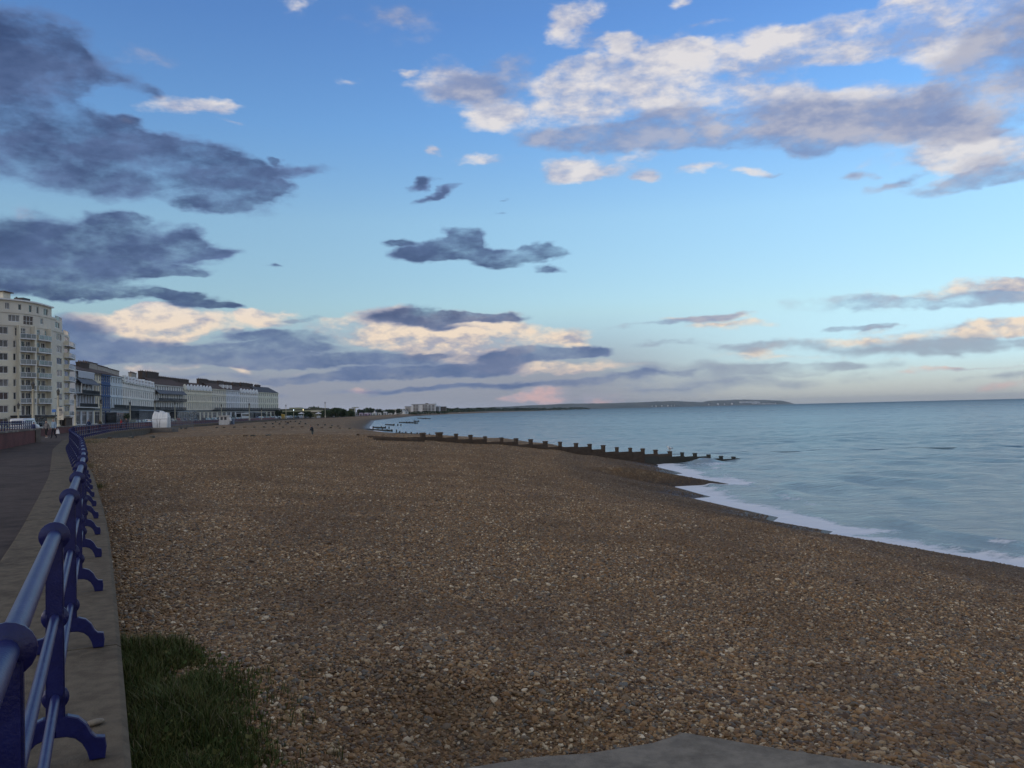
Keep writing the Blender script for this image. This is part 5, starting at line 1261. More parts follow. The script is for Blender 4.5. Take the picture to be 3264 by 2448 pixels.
def car(kit, paint, loc, ang_, label, name='parked_car', cat='car', group=None):
    r_ = empty(name, loc, ang_, label, cat, group)
    o = link('body', kit['body'], r_); o.material_slots[0].link = 'OBJECT'; o.material_slots[0].material = carpaint[paint]
    link('window', kit['glass'], r_)
    for sx in (-1, 1):
        for sy in (-1, 1):
            w = link('wheel', kit['wheel'], r_, (sx * kit['L'] * .31, sy * (kit['hw'] - .10), .31)); link('rim', kit['rim'], w)
    for sy in (-1, 1): link('headlight', kit['head'], r_, (kit['L'] / 2 - .03, sy * kit['hw'] * .62, .70 if not kit['van'] else .85))
    return r_
p = dp(80, 1340, 118)
car(VAN, 'white', (p.x, p.y, ZP), math.radians(96), 'white van parked behind the red brick wall in front of the apartment block', 'parked_van', 'van')
# the row of cars kerbside before the terraces
PLACES = [(265, 'the grey and white hotel'), (310, 'the narrow cream house'), (337, 'the blue house'), (372, 'the pale blue house'), (440, 'the curled gables'), (540, 'the black balconies'), (630, 'the pointed gables'), (700, 'the plain cream terrace'), (745, 'the dormers'), (795, 'the six small gables'), (856, 'the end terrace')]
cars_ = []
cols = ['silver', 'black', 'white', 'blue', 'grey', 'silver', 'red', 'grey', 'black', 'silver', 'white', 'green']
lx = [252, 263, 275, 288, 301, 313, 325, 336, 347, 356, 366, 375, 385, 396, 408, 420, 434, 448, 462, 476, 548, 560, 571, 583, 596, 608, 622, 636, 648, 660, 732, 741, 750, 759, 768, 777, 786, 795, 804, 812, 820, 828, 836, 844, 852, 859, 866, 873, 880, 887, 895]
seen = {}
rr = random.Random(5)
for i, px in enumerate(lx):
    s = HF.s(min(px, 888)); p = HF.pt(s, 13.5 + rr.uniform(-.3, .3)); a = HF.ang(s) + (math.pi if rr.random() < .4 else 0)
    if px > 888: p = p + HF.tan(s) * ((px - 888) * 1.0)
    c = rr.choice(cols); kit = rr.choice((CAR, HATCH)); pl = min(PLACES, key=lambda q: abs(q[0] - px))[1]
    key = (c, kit is HATCH, pl); seen[key] = seen.get(key, 0) + 1; n = seen[key]
    lab = f"{c} {'hatchback' if kit is HATCH else 'saloon car'} parked in front of {pl}" + ('' if n == 1 else f', {ORD[n - 1]} of its colour there')
    car(kit, c, (p.x, p.y, ZP - .03), a, lab, group='cars parked along the parade')
# coach
coach_w = pmat('coach_white', (.62, .62, .60), (.55, .55, .54), 1, .4)
p = HF.pt(HF.s(694), 12.0); a = HF.ang(HF.s(694))
co = empty('coach', (p.x, p.y, ZP), a + math.pi, 'white touring coach with dark windows parked behind the beach kiosk', 'coach')
b = MB().box(-6, 6, -1.25, 1.25, .45, 3.35); me = b.mesh('body', coach_w); bm = bmesh.new(); bm.from_mesh(me); bmesh.ops.bevel(bm, geom=list(bm.edges), offset=.16, segments=2, affect='EDGES'); bm.to_mesh(me); bm.free(); link('body', me, co)
for sy in (-1, 1):
    for k in range(7): MB().box(-.72, .72, -.012, .012, 0, 1.05).obj('window', carglass, co, loc=(-4.9 + k * 1.55, sy * 1.256, 1.85))
MB().box(-.012, .012, -1.05, 1.05, 0, 1.6).obj('windscreen', carglass, co, loc=(6.006, 0, 1.45)); MB().box(-.012, .012, -1.0, 1.0, 0, .9).obj('rear_window', carglass, co, loc=(-6.006, 0, 1.95))
for sx in (-3.8, 3.9):
    for sy in (-1.12, 1.12): o = link('wheel', VAN['wheel'], co, (sx, sy, .48)); o.scale = (1.55, 1.2, 1.55)
# ------------------------------------------------------------------ beach kiosk
kw = pmat('kiosk_white', (.66, .65, .62), (.58, .57, .54), 1.5, .6, dirt=(.40, .38, .34, .4))
p = dp(717, 1345, 232); kk = empty('beach_kiosk', (p.x, p.y, ZP - .5), math.radians(6), 'small white kiosk with two windows and a jutting roof on the edge of the shingle', 'kiosk')
b = MB().hexa([(-1.35, -1.1, 0), (1.2, -1.1, 0), (1.2, 1.1, 0), (-1.35, 1.1, 0)], [(-1.35, -1.1, 1.05), (1.45, -1.1, 1.05), (1.45, 1.1, 1.05), (-1.35, 1.1, 1.05)]); b.hexa([(-1.25, -1.05, 1.05), (1.8, -1.05, 1.05), (1.8, 1.05, 1.05), (-1.25, 1.05, 1.05)], [(-1.25, -1.05, 2.3), (1.15, -1.05, 2.3), (1.15, 1.05, 2.3), (-1.25, 1.05, 2.3)]); b.obj('body', kw, kk)
MB().box(-1.5, 1.45, -1.3, 1.3, 2.3, 2.5).obj('roof', kw, kk); MB().box(-1.4, 1.6, -1.14, -1.10, 1.0, 1.1).obj('counter', kw, kk)
for x in (-.62, .35): w = MB().box(-.3, .3, -.03, .0, 0, .82).obj('window', panes[2], kk, loc=(x, -1.055, 1.32))
p = dp(731, 1345, 233); b = MB().box(-.55, .55, -.4, .4, 0, 1.5); set_tags(b.obj('storage_box', pmat('blue_grey_box', (.14, .18, .25), (.11, .14, .2), 2), loc=(p.x + .7, p.y, ZP - .5)), 'blue grey storage box standing against the right side of the white kiosk', 'box')
# ------------------------------------------------------------------ stall under white sheeting
sheet = pmat('white_sheeting', (.74, .75, .73), (.66, .67, .66), 1.2, .55, bump=.05, bscale=2.2)
p = dp(515, 1361, 150); st_ = empty('covered_stall', (p.x, p.y, ZP + .02), 0, 'large white sheeted stall with a lumpy top at the back of the beach', 'stall')
b = MB(); N_ = 22; prof_ = []
def topz(x): return 2.78 + .16 * math.sin(x * 4.2 + .6) + .10 * math.sin(x * 9 + 2) - (.55 * max(0, x - .95) if x > .95 else 0) - (.9 * max(0, -1.25 - x))
V = []
for i in range(N_ + 1):
    x = (-1.62 + 3.24 * i / N_); zt = topz(x)
    wv = .12 * math.sin(i * 1.7)
    row = [(x * .93 - .02, -1.2 + .08 * math.sin(i * 2.3), 0.0), (x * .99, -1.28 + .05 * math.sin(i * 2.9), .75), (x * 1.02, -1.30 + .03 * math.sin(i * 3.1), 1.45), (x * 1.05, -1.22 + wv * .4, 1.52), (x * 1.02, -1.0 + wv, 2.1), (x * .97, -.62 + wv, zt), (x * .96, .55, zt - .15), (x, 1.15, 1.9), (x, 1.25, 0)]
    V.append([(q[0] * .80, q[1] * .62, q[2]) for q in row])
link('cover', grid_mesh('cover', np.array(V), sheet), st_)
for s, row in ((0, V[0]), (1, V[-1])):
    b.add(row, [tuple(range(len(row)))])
b.obj('end_sheet', sheet, st_)
rope = pmat('dark_rope', (.16, .16, .155), None, 5, .9)
b = MB(); b.tube([(r_[3][0], r_[3][1] - .05, 1.49) for r_ in V], .028, 5); b.obj('band', rope, st_)
for x in (-.42, -.08): MB().tube([(x, -.815, 0.02), (x + .03, -.835, .7), (x + (.18 if x > -.2 else -.05), -.83, 1.46)], .026, 5).obj('strap', rope, st_)
pl = pmat('plinth_concrete', (.17, .15, .125), (.13, .115, .10), 2, .9)
set_tags(MB().box(-2.0, 2.2, -1.5, 1.6, -1.4, 0).obj('plinth', pl, loc=(p.x + .1, p.y, ZP + .01)), 'low concrete plinth under the white sheeted stall', 'plinth')
# wire fence panels round it
mesh_m = pmat('galvanised_wire', (.17, .18, .19), (.13, .14, .15), 3, .5, metal=.4)
fe = empty('wire_fence', (p.x, p.y, ZP - .3), 0, 'grey wire mesh fencing round the white sheeted stall', 'fence')
fx = [-5.3, -3.6, -2.1, 2.0, 3.6, 6.2]
for x in fx: MB().tube([(x, -1.9, -.2), (x, -1.9, 2.1)], .03, 6).obj('post', mesh_m, fe)
for a, c in ((-5.3, -3.6), (-3.6, -2.1), (2.0, 3.6), (3.6, 6.2)):
    b = MB()
    for k in range(9): z = .1 + k * .23; b.box(a, c, -1.91, -1.89, z, z + .018)
    n = int((c - a) / .12)
    for k in range(n): x = a + (c - a) * k / n; b.box(x, x + .014, -1.915, -1.885, .05, 2.0)
    b.obj('mesh_panel', mesh_m, fe)
# ------------------------------------------------------------------ signs and small street things
p = dp(194, 1300, 132); nb = empty('notice_board', (p.x, p.y, ZP), math.radians(-22), 'pale notice board with a window panel and grey lines of print on a post', 'sign')
pal = pmat('board_pale', (.62, .58, .46), (.56, .52, .42), 1, .7); ink = pmat('board_print', (.18, .18, .19), None, 1, .8); inkd = pmat('board_panel', (.10, .11, .12), None, 1, .5)
b = MB().box(-.58, .58, -.05, .05, 1.75, 3.65); b.obj('board', pal, nb); MB().box(-.33, .33, -.058, -.051, 3.05, 3.50).obj('panel', inkd, nb)
for k, (z, w) in enumerate(((2.86, .36), (2.66, .30), (2.50, .33), (2.36, .26), (1.98, .2))): MB().box(-.33, -.33 + w * 1.9, -.056, -.051, z, z + .075).obj('line_of_print', ink, nb)
MB().box(-.05, .05, .05, .12, 0, 3.4).obj('post', lamp_dark, nb)
p = dp(172, 1309, 131); bs = empty('blue_sign', (p.x, p.y, ZP), math.radians(-24), 'bright blue oblong sign with a rounded tip left of the notice board', 'sign')
bl = pmat('sign_blue', (.02, .16, .50), (.02, .13, .42), 1, .5)
b = MB(); pr = [(-.42, -.22), (.30, -.22), (.42, -.08), (.42, .08), (.30, .22), (-.42, .22)]; n = 6
b.add([(x, -.03, z + 3.15) for x, z in pr] + [(x, .03, z + 3.15) for x, z in pr], [tuple(range(n)), tuple(reversed(range(n, 2 * n)))] + [(i, n + i, n + (i + 1) % n, (i + 1) % n) for i in range(n)]); b.obj('plate', bl, bs); MB().box(.2, .28, .03, .1, 0, 3.3).obj('post', lamp_dark, bs)
p = dp(205, 1350, 150); bh = empty('bus_shelter', (p.x, p.y, ZP), math.radians(-25), 'dark brown shelter below the notice board', 'shelter')
shb = pmat('shelter_brown', (.07, .055, .045), (.05, .04, .034), 1, .6)
MB().box(-1.3, 1.3, -.7, .7, 2.0, 2.15).obj('roof', shb, bh); MB().box(-1.2, 1.2, .6, .66, 0, 2.0).obj('back', shb, bh); MB().box(-1.2, -1.14, -.6, .6, 0, 2).obj('side', shb, bh); MB().box(1.14, 1.2, -.6, .6, 0, 2).obj('side', shb, bh); MB().box(.15, .75, -.72, -.70, 1.75, 1.98).obj('sign_plate', kw, bh)
p = dp(920 - 9, 1326, 436); yk = empty('yellow_hut', (p.x - 1.2, p.y, ZP), 0, 'tall yellow hut beside the road past the end terrace', 'hut')
ym = pmat('yellow_paint', (.55, .36, .05), (.48, .32, .06), 1, .6); MB().hexa([(-.85, -.8, 0), (.6, -.8, 0), (.6, .8, 0), (-.85, .8, 0)], [(-.85, -.8, 2.3), (.6, -.8, 2.0), (.6, .8, 2.0), (-.85, .8, 2.3)]).obj('body', ym, yk); MB().hexa([(-.95, -.9, 2.32), (.7, -.9, 2.02), (.7, .9, 2.02), (-.95, .9, 2.32)], [(-.9, -.85, 2.5), (.6, -.85, 2.2), (.6, .85, 2.2), (-.9, .85, 2.5)]).obj('roof', ym, yk)
# clipped shrubs and a small bay tree among the fronts
leafm = [grass_mat('leaf_dark', (.020, .040, .016), (.035, .058, .022)), grass_mat('leaf_mid', (.045, .070, .026), (.030, .050, .02))]
def bush(px, py, d, w, h, label, name='hedge_bush', n=500, stem=0):
    p = dp(px, py, d); b = MB()
    for k in range(6): leaf_ball(b, (random.uniform(-.5, .5) * w, random.uniform(-.3, .3) * w, stem + h * random.uniform(.3, .65)), w * .5, h * .42, n // 6, .09)
    r_ = empty(name, (p.x, p.y, ZP), label=label, cat='bush' if not stem else 'tree'); b.obj('crown' if stem else 'foliage', leafm, r_)
    if stem: MB().tube([(0, 0, 0), (0, 0, stem + h * .4)], .07, 6).obj('trunk', timber, r_)
bush(30, 1335, 160, 3.2, 2.3, 'dark hedge bush left of the white van'); bush(403, 1330, 232, .9, 1.9, 'small round bay tree on a stem under the blue canopy', 'bay_tree', 700, 1.5)
bush(480, 1300, 285, 1.2, 1.8, 'dark hanging bush above the canopy near the sheeted stall', n=400); bush(742, 1312, 385, 3.0, 3.2, 'dark palm like bush before the dormers', n=500); bush(850, 1316, 470, 4.2, 3.4, 'dark hedge bush before the end terrace', n=500)

# ------------------------------------------------------------------ people
skinm = pmat('skin', (.42, .26, .19), (.36, .22, .16), 6, .6); hairm = pmat('hair_dark', (.03, .022, .018), None, 9, .7); hairg = pmat('hair_grey', (.35, .33, .31), None, 9, .7)
def cloth(n, c): return pmat('cloth_' + n, c, tuple(x * .75 for x in c), 5, .9)
def person(loc, facing, h, pose, top, bottom, label, hair=hairm, shoes=(.03, .03, .03), sleeves=True, bare=0.0, cat='person', skirt=False):
    """one continuous figure grown from a skeleton; pose moves the joints (metres at 1.75 m)"""
    J = dict(pelvis=(0, 0, .95), waist=(0, 0, 1.10), chest=(0, .01, 1.32), neck=(0, .02, 1.49), chin=(0, .05, 1.57), head=(0, .05, 1.66), crown=(0, .03, 1.74),
             shL=(-.19, .01, 1.42), elL=(-.25, .0, 1.15), wrL=(-.25, .08, .92), haL=(-.25, .11, .83), shR=(.19, .01, 1.42), elR=(.25, .0, 1.15), wrR=(.25, .08, .92), haR=(.25, .11, .83),
             hipL=(-.10, 0, .90), knL=(-.11, .02, .50), anL=(-.11, -.02, .09), toL=(-.12, .15, .04), hipR=(.10, 0, .90), knR=(.11, .02, .50), anR=(.11, -.02, .09), toR=(.12, .15, .04))
    J.update(pose)
    Rd = dict(pelvis=.145, waist=.13, chest=.155, neck=.062, chin=.072, head=.098, crown=.075, shL=.075, elL=.050, wrL=.036, haL=.042, shR=.075, elR=.050, wrR=.036, haR=.042, hipL=.098, knL=.066, anL=.046, toL=.042, hipR=.098, knR=.066, anR=.046, toR=.042)
    if sleeves:
        for k in ('elL', 'elR'): Rd[k] = .066
        for k in ('wrL', 'wrR'): Rd[k] = .05
        Rd['chest'] = .175; Rd['waist'] = .165; Rd['pelvis'] = .165
    E = [('pelvis', 'waist'), ('waist', 'chest'), ('chest', 'neck'), ('neck', 'chin'), ('chin', 'head'), ('head', 'crown'), ('chest', 'shL'), ('shL', 'elL'), ('elL', 'wrL'), ('wrL', 'haL'), ('chest', 'shR'), ('shR', 'elR'), ('elR', 'wrR'), ('wrR', 'haR'), ('pelvis', 'hipL'), ('hipL', 'knL'), ('knL', 'anL'), ('anL', 'toL'), ('pelvis', 'hipR'), ('hipR', 'knR'), ('knR', 'anR'), ('anR', 'toR')]
    names = list(J); me = bpy.data.meshes.new('skeleton'); me.from_pydata([J[n] for n in names], [(names.index(a), names.index(c)) for a, c in E], [])
    tmp = bpy.data.objects.new('skeleton', me); COL.objects.link(tmp)
    md = tmp.modifiers.new('skin', 'SKIN'); md.use_smooth_shade = True
    for i, n in enumerate(names):
        v = me.skin_vertices[0].data[i]; r_ = Rd[n]; v.radius = (r_, r_ * (.72 if n in ('pelvis', 'waist', 'chest') else 1)); v.use_root = (n == 'pelvis')
    tmp.modifiers.new('sub', 'SUBSURF').levels = 1
    dg = bpy.context.evaluated_depsgraph_get(); body = bpy.data.meshes.new_from_object(tmp.evaluated_get(dg)); bpy.data.objects.remove(tmp)
    body.name = 'person'; body.materials.clear()
    for m in (skinm, top, bottom, cloth('shoes', shoes), hair): body.materials.append(m)
    P = {n: Vector(J[n]) for n in names}
    seg = [(P[a], P[c], a, c) for a, c in E]
    for f in body.polygons:
        c = f.center; best = min(seg, key=lambda s: (c - (s[0] + (s[1] - s[0]) * max(0, min(1, (c - s[0]).dot(s[1] - s[0]) / max(1e-6, (s[1] - s[0]).length_squared))))).length)
        a, q = best[2], best[3]; mi = 1
        if q in ('chin', 'head', 'crown'): mi = 4 if (c.z > P['head'].z + .035 or (c - P['head']).dot((P['toL'] + P['toR'] - P['anL'] - P['anR']).normalized()) < -.03 and c.z > P['chin'].z) else 0
        elif q in ('haL', 'haR'): mi = 0
        elif q in ('knL', 'knR', 'hipL', 'hipR'): mi = 2
        elif q in ('anL', 'anR'): mi = 0 if bare and c.z < bare else 2
        elif q in ('toL', 'toR'): mi = 3
        f.material_index = mi; f.use_smooth = True
    o = link('person', body, None, loc, facing); o.scale = (h / 1.75,) * 3
    return set_tags(o, label, cat)
walkA = dict(knL=(-.10, .14, .52), anL=(-.10, .16, .09), toL=(-.11, .32, .06), knR=(.10, .06, .50), anR=(.10, -.20, .13), toR=(.11, -.06, .04), elL=(-.25, -.08, 1.16), wrL=(-.25, -.03, .93), haL=(-.25, .0, .84), elR=(.26, .08, 1.16), wrR=(.24, .20, .96), haR=(.23, .24, .88))
walkB = dict(knR=(.10, .14, .52), anR=(.10, .16, .09), toR=(.11, .32, .06), knL=(-.10, .06, .50), anL=(-.10, -.20, .13), toL=(-.11, -.06, .04), elR=(.26, -.05, 1.16), wrR=(.27, .02, .93), haR=(.28, .04, .84))
p = at(149, 1397, ZP); person((p.x, p.y, ZP - .012), math.radians(160), 1.66, walkA, cloth('grey_top', (.20, .185, .18)), cloth('black', (.014, .014, .016)), 'person in a grey top and dark cropped trousers walking towards the camera', hair=hairm, shoes=(.55, .5, .45), bare=.3)
p = at(172, 1397.5, ZP); q = person((p.x, p.y, ZP - .012), math.radians(162), 1.78, walkB, cloth('pale_blue_shirt', (.26, .36, .46)), cloth('navy', (.012, .013, .02)), 'person in a pale blue shirt and dark trousers walking with a white carrier bag', hair=hairg)
p2 = at(184, 1387, ZP); p2 = dp(184, 1378, p.y)
b = MB().hexa([(-.16, -.05, 0), (.16, -.05, 0), (.16, .05, 0), (-.16, .05, 0)], [(-.10, -.03, .38), (.10, -.03, .38), (.10, .03, .38), (-.10, .03, .38)]).tube([(-.07, 0, .37), (-.03, 0, .52), (.03, 0, .52), (.07, 0, .37)], .012, 5)
set_tags(b.obj('carrier_bag', pmat('white_plastic_bag', (.72, .72, .72), (.62, .62, .63), 6, .4), loc=(p2.x, p2.y, ZP + .42)), "white plastic carrier bag hanging from the walker's hand", 'bag')
p = at(107, 1398, ZP); person((p.x, p.y, ZP - .012), math.radians(-30), 1.6, {}, cloth('dark_blue_coat', (.02, .03, .10)), cloth('dark_blue', (.02, .025, .07)), 'person in a dark blue coat standing at the end of the red brick wall')
stoop = dict(chest=(0, .06, 1.30), neck=(0, .12, 1.46), chin=(0, .19, 1.51), head=(0, .21, 1.59), crown=(0, .20, 1.67), shL=(-.19, .07, 1.40), shR=(.19, .07, 1.40), elL=(-.24, .12, 1.14), wrL=(-.12, .32, 1.12), haL=(-.06, .38, 1.14), elR=(.24, .12, 1.14), wrR=(.12, .32, 1.10), haR=(.06, .38, 1.12))
p = dp(996, 1382, 93)
gz = float(zbeach(p.x, p.y))
person((p.x, p.y, gz - .02), math.radians(118), 1.76, stoop, cloth('dark_jacket', (.012, .018, .030)), cloth('grey_green', (.060, .075, .070)), 'person in a dark jacket looking down, standing alone on the open shingle')
sit = dict(pelvis=(0, 0, .16), waist=(0, -.05, .32), chest=(0, -.06, .54), neck=(0, -.02, .71), chin=(0, .02, .78), head=(0, .03, .87), crown=(0, .01, .95), shL=(-.19, -.05, .64), shR=(.19, -.05, .64), elL=(-.24, .10, .44), wrL=(-.14, .30, .42), haL=(-.10, .37, .40), elR=(.24, .10, .44), wrR=(.14, .30, .42), haR=(.10, .37, .40), hipL=(-.10, .05, .13), hipR=(.10, .05, .13), knL=(-.13, .42, .42), knR=(.13, .42, .42), anL=(-.12, .68, .09), anR=(.12, .68, .09), toL=(-.12, .84, .06), toR=(.12, .84, .06))
p = on_beach(918, 1353.5); person((p.x, p.y, p.z), math.radians(80), 1.78, sit, cloth('black_coat', (.012, .012, .014)), cloth('pale_trousers', (.30, .27, .25)), 'person in a black top sitting on the shingle left of the standing figure')
p = on_beach(1306, 1341); person((p.x, p.y, p.z), math.radians(30), 1.9, walkA, cloth('brown_coat', (.03, .024, .02)), cloth('dark_brown', (.025, .02, .018)), 'tiny dark figure walking near the water by the far groynes')
p = on_beach(892, 1338.5); person((p.x, p.y, p.z), math.radians(10), 1.85, walkB, cloth('charcoal', (.02, .02, .025)), cloth('black_trousers', (.012, .012, .015)), 'dark figure standing on the shingle below the yellow hut')
for px, d, c, lb, hh in ((402, 128, (.35, .03, .03), 'person in a red top behind the railing under the pale blue canopy', 1.7), (283, 108, (.02, .04, .10), 'person in dark blue leaning by the railing before the cream house', 1.7), (319, 120, (.06, .05, .03), 'person in an olive coat on the promenade by the shop front', 1.65), (411, 132, (.05, .045, .055), 'person in dark clothes beside the one in red', 1.75), (779, 262, (.02, .025, .06), 'distant person in navy walking below the six small gables', 1.75), (784, 263, (.02, .02, .025), 'distant person in black walking beside the one in navy', 1.7)):
    s_ = None; p = dp(px, 1350, d); x_edge = float(xr(p.y)); 
    person((min(p.x, x_edge - .7), p.y, ZP - .012), math.radians(random.uniform(120, 200)), hh, walkA if random.random() < .5 else walkB, cloth('top', c), cloth('legs', (.02, .02, .03)), lb)

# ------------------------------------------------------------------ gull on the groyne
gm = [pmat('gull_white', (.72, .72, .70), None, 9, .7), pmat('gull_grey', (.22, .24, .27), None, 9, .7), pmat('gull_bill', (.5, .34, .05), None, 9, .6)]
gp2 = pp[17]; b = MB()
b.mi = 0; b.ball((0, 0, .17), .105, 10, 7, (1.75, .85, .9)); b.ball((.15, 0, .30), .058, 9, 6, (1.1, .9, .95)); b.tube([(.09, 0, .20), (.13, 0, .26), (.15, 0, .30)], [.075, .055, .05], 8)
b.mi = 1
for s in (-1, 1): b.hexa([(.10, s * .07, .13), (-.26, s * .03, .15), (-.26, s * .045, .16), (.10, s * .10, .14)], [(.10, s * .05, .25), (-.28, s * .02, .19), (-.28, s * .03, .195), (.10, s * .095, .22)])
b.mi = 2; b.tube([(.20, 0, .295), (.27, 0, .28)], [.018, .004], 6)
for s in (-1, 1): b.tube([(.0, s * .035, .09), (.0, s * .035, 0)], .009, 5); b.tube([(.0, s * .035, .006), (.06, s * .035, .004)], [.018, .006], 5)
gl = set_tags(b.obj('gull', gm, smooth=True, loc=(gp2.x - Gd.y * .22, gp2.y + Gd.x * .22, gp2.z + .015), rz=math.radians(200)), 'white and grey gull perched on a post near the sea end of the groyne', 'gull'); gl.scale = (1.3,) * 3
# ------------------------------------------------------------------ far shore: trees, low buildings, flats, headland
crowns = []
for k in range(5):
    b = MB(); rs = random.Random(40 + k)
    for _ in range(9): 
        c = (rs.uniform(-.55, .55), rs.uniform(-.55, .55), rs.uniform(.25, .78)); leaf_ball(b, c, .42, .30, 70, .10)
    crowns.append(b.mesh('crown', leafm))
trunkm = MB().tube([(0, 0, 0), (.02, 0, .3), (-.02, .01, .6)], [.06, .045, .02], 6).mesh('trunk', timber)
def tree(px, ytop, d, wpx, label, grp, base_drop=0.0):
    p = dp(px, ytop, d); h = p.z - (ZP - base_drop); w = wpx * d / FPX
    r_ = empty('tree', (p.x, p.y, ZP - base_drop), random.uniform(0, 6.28), label, 'tree', grp)
    c = link('crown', random.choice(crowns), r_); c.scale = (w / 1.30, w / 1.30, h / 1.02)
    t = link('trunk', trunkm, r_); t.scale = (h * .5, h * .5, h)
def NTH(i): return ORD[i] if i < len(ORD) else f'{i + 1}th'
A_ = [(889, 1307, 18), (901, 1312, 16), (915, 1314, 16), (930, 1312, 18), (944, 1313, 16), (958, 1314, 15), (975, 1311, 14), (990, 1313, 15)]
for i, (px, y, w) in enumerate(A_): tree(px, y, 500 + 8 * (i % 3), w, f'low dark tree in front of the pavilion, {NTH(i)} from the end terrace', 'dark trees before the pavilion')
B_ = [(984, 1299.5, 20), (1000, 1295.5, 26), (1014, 1296.5, 24), (1026, 1300, 20)]
for i, (px, y, w) in enumerate(B_): tree(px, y, 700, w, f'rounded dark tree rising behind the pavilion roof, {NTH(i)} from the left', 'trees behind the pavilion')
C_ = [(1032, 1306, 22), (1045, 1305, 24), (1058, 1304, 24), (1072, 1300.5, 28), (1086, 1300, 28), (1099, 1303, 26), (1112, 1307, 24), (1124, 1312, 18)]
for i, (px, y, w) in enumerate(C_): tree(px, y, 560 + 10 * (i % 3), w, f'dense dark green tree in the large clump right of the pavilion, {NTH(i)} from the left', 'large dark clump of trees')
D_ = [(1143, 1304, 18), (1153, 1305, 14), (1166, 1302, 20), (1178, 1299, 24), (1192, 1300.5, 20), (1212, 1302, 18), (1232, 1305, 22), (1248, 1304, 20), (1268, 1302.5, 20)]
for i, (px, y, w) in enumerate(D_): tree(px, y, 1050, w, f'distant dark tree behind the beach huts, {NTH(i)} from the left', 'trees behind the beach huts')
E_ = [1426, 1438, 1447, 1457, 1468, 1480, 1492, 1504, 1517, 1530, 1543, 1555, 1567, 1580, 1592, 1606, 1620, 1634, 1650, 1664, 1677, 1692, 1706, 1720, 1735, 1750, 1766, 1782, 1800, 1818, 1836, 1852, 1866]
rt = random.Random(3)
for i, px in enumerate(E_):
    hor = 1308 - (px - 1632) * .0234; up = (13 if i % 3 == 0 else 9.5) * max(.25, 1 - (px - 1420) / 620) + rt.uniform(0, 2)
    tree(px, hor - up, 2100 + (px - 1420) * 6, 24 * max(.4, 1 - (px - 1420) / 900), f'faint dark tree in the long row right of the white flats, {NTH(i)} from the flats', 'long row of trees on the far shore')
# pavilion with flat roofs
def block(name, root, px0, px1, y0, y1, d, depth, m, zbase=None):
    a, c = dp(px0, y0, d), dp(px1, y0, d); lo = dp(px0, y1, d).z if zbase is None else zbase
    return put(MB().box(a.x, c.x, a.y, a.y + depth, lo, a.z), name, m, root)
pv = empty('pavilion', (*dp(965, 1330, 590).xy, ZP), label='long low pavilion with pale roof bands among the dark trees', cat='building')
olive = pmat('pavilion_wall', (.085, .095, .055), (.07, .08, .05), .3, .9); palegreen = pmat('pavilion_roof_band', (.24, .26, .17), (.19, .21, .14), .3, .8); palec = pmat('pavilion_fascia', (.42, .41, .33), None, .3, .8)
block('wall', pv, 893, 1036, 1304, 1330, 590, 14, olive, ZP); block('roof_band', pv, 940, 968, 1302.5, 1305, 588, 12, palegreen); block('roof', pv, 890, 1040, 1306.5, 1308.2, 587.5, 18, metal_dark); block('fascia', pv, 899, 1030, 1309, 1313, 587, 1, palegreen); block('fascia', pv, 991, 1023, 1309.5, 1313.2, 586, 1, palec); block('plant_room', pv, 922, 955, 1299.5, 1304, 595, 9, palegreen)
for px, lb in ((960, 'small white umbrella roofed kiosk before the pavilion'), (1015, 'second pale parasol kiosk, right of the white umbrella kiosk')):
    p = dp(px, 1314, 480); r_ = empty('parasol_kiosk', (p.x, p.y, ZP), label=lb, cat='kiosk')
    MB().lathe([(1.9, 0), (1.85, .08), (.08, .95), (.05, 1.1)], 8).obj('canopy', kw, r_, loc=(0, 0, p.z - ZP - .9)); MB().tube([(0, 0, 0), (0, 0, p.z - ZP)], .06, 6).obj('pole', kw, r_); MB().box(-.9, .9, -.6, .6, 0, 1.1).obj('counter', kw, r_)
gt = empty('lookout_tower', (*dp(1129, 1320, 640).xy, ZP), label='small boxy building with a pale column beside the large dark trees', cat='building')
block('wall', gt, 1112, 1127, 1302, 1330, 640, 8, olive, ZP); block('column', gt, 1129, 1131.5, 1300, 1330, 639, 1, palec, ZP); block('roof', gt, 1121, 1136.5, 1298, 1300, 639, 9, palegreen)
# beach huts
for i, (px0, px1, y, c) in enumerate(((1144, 1156, 1316, (.32, .27, .33)), (1161, 1172, 1316, (.34, .24, .34)), (1173, 1181, 1316, (.36, .30, .36)), (1185, 1199, 1315.5, (.40, .44, .42)), (1205, 1214, 1315.5, (.55, .55, .52)), (1222, 1233, 1313, (.42, .43, .44)), (1237, 1249, 1317, (.50, .46, .40)))):
    d = 790 + 15 * i; a, c_ = dp(px0, y, d), dp(px1, y, d); r_ = empty('beach_hut', ((a.x + c_.x) / 2, a.y, ZP), label=f'low pale beach hut on the far shingle bank, {NTH(i)} from the left', cat='beach hut', group='beach huts on the far bank')
    w = (c_.x - a.x) / 2; h = a.z - ZP; m = pmat('hut_paint', c, None, 1, .8)
    MB().box(-w, w, 0, 4, 0, h * .8).obj('wall', m, r_); MB().add([(-w * 1.06, -.3, h * .8), (w * 1.06, -.3, h * .8), (w * 1.06, 4.3, h * .8), (-w * 1.06, 4.3, h * .8), (-w * 1.06, 2, h), (w * 1.06, 2, h)], [(0, 1, 5, 4), (2, 3, 4, 5), (0, 4, 3), (1, 2, 5), (3, 2, 1, 0)]).obj('roof', kw if i % 2 else m, r_)
    MB().box(-.5, .5, -.03, 0, 0, h * .6).obj('door', metal_dark, r_)
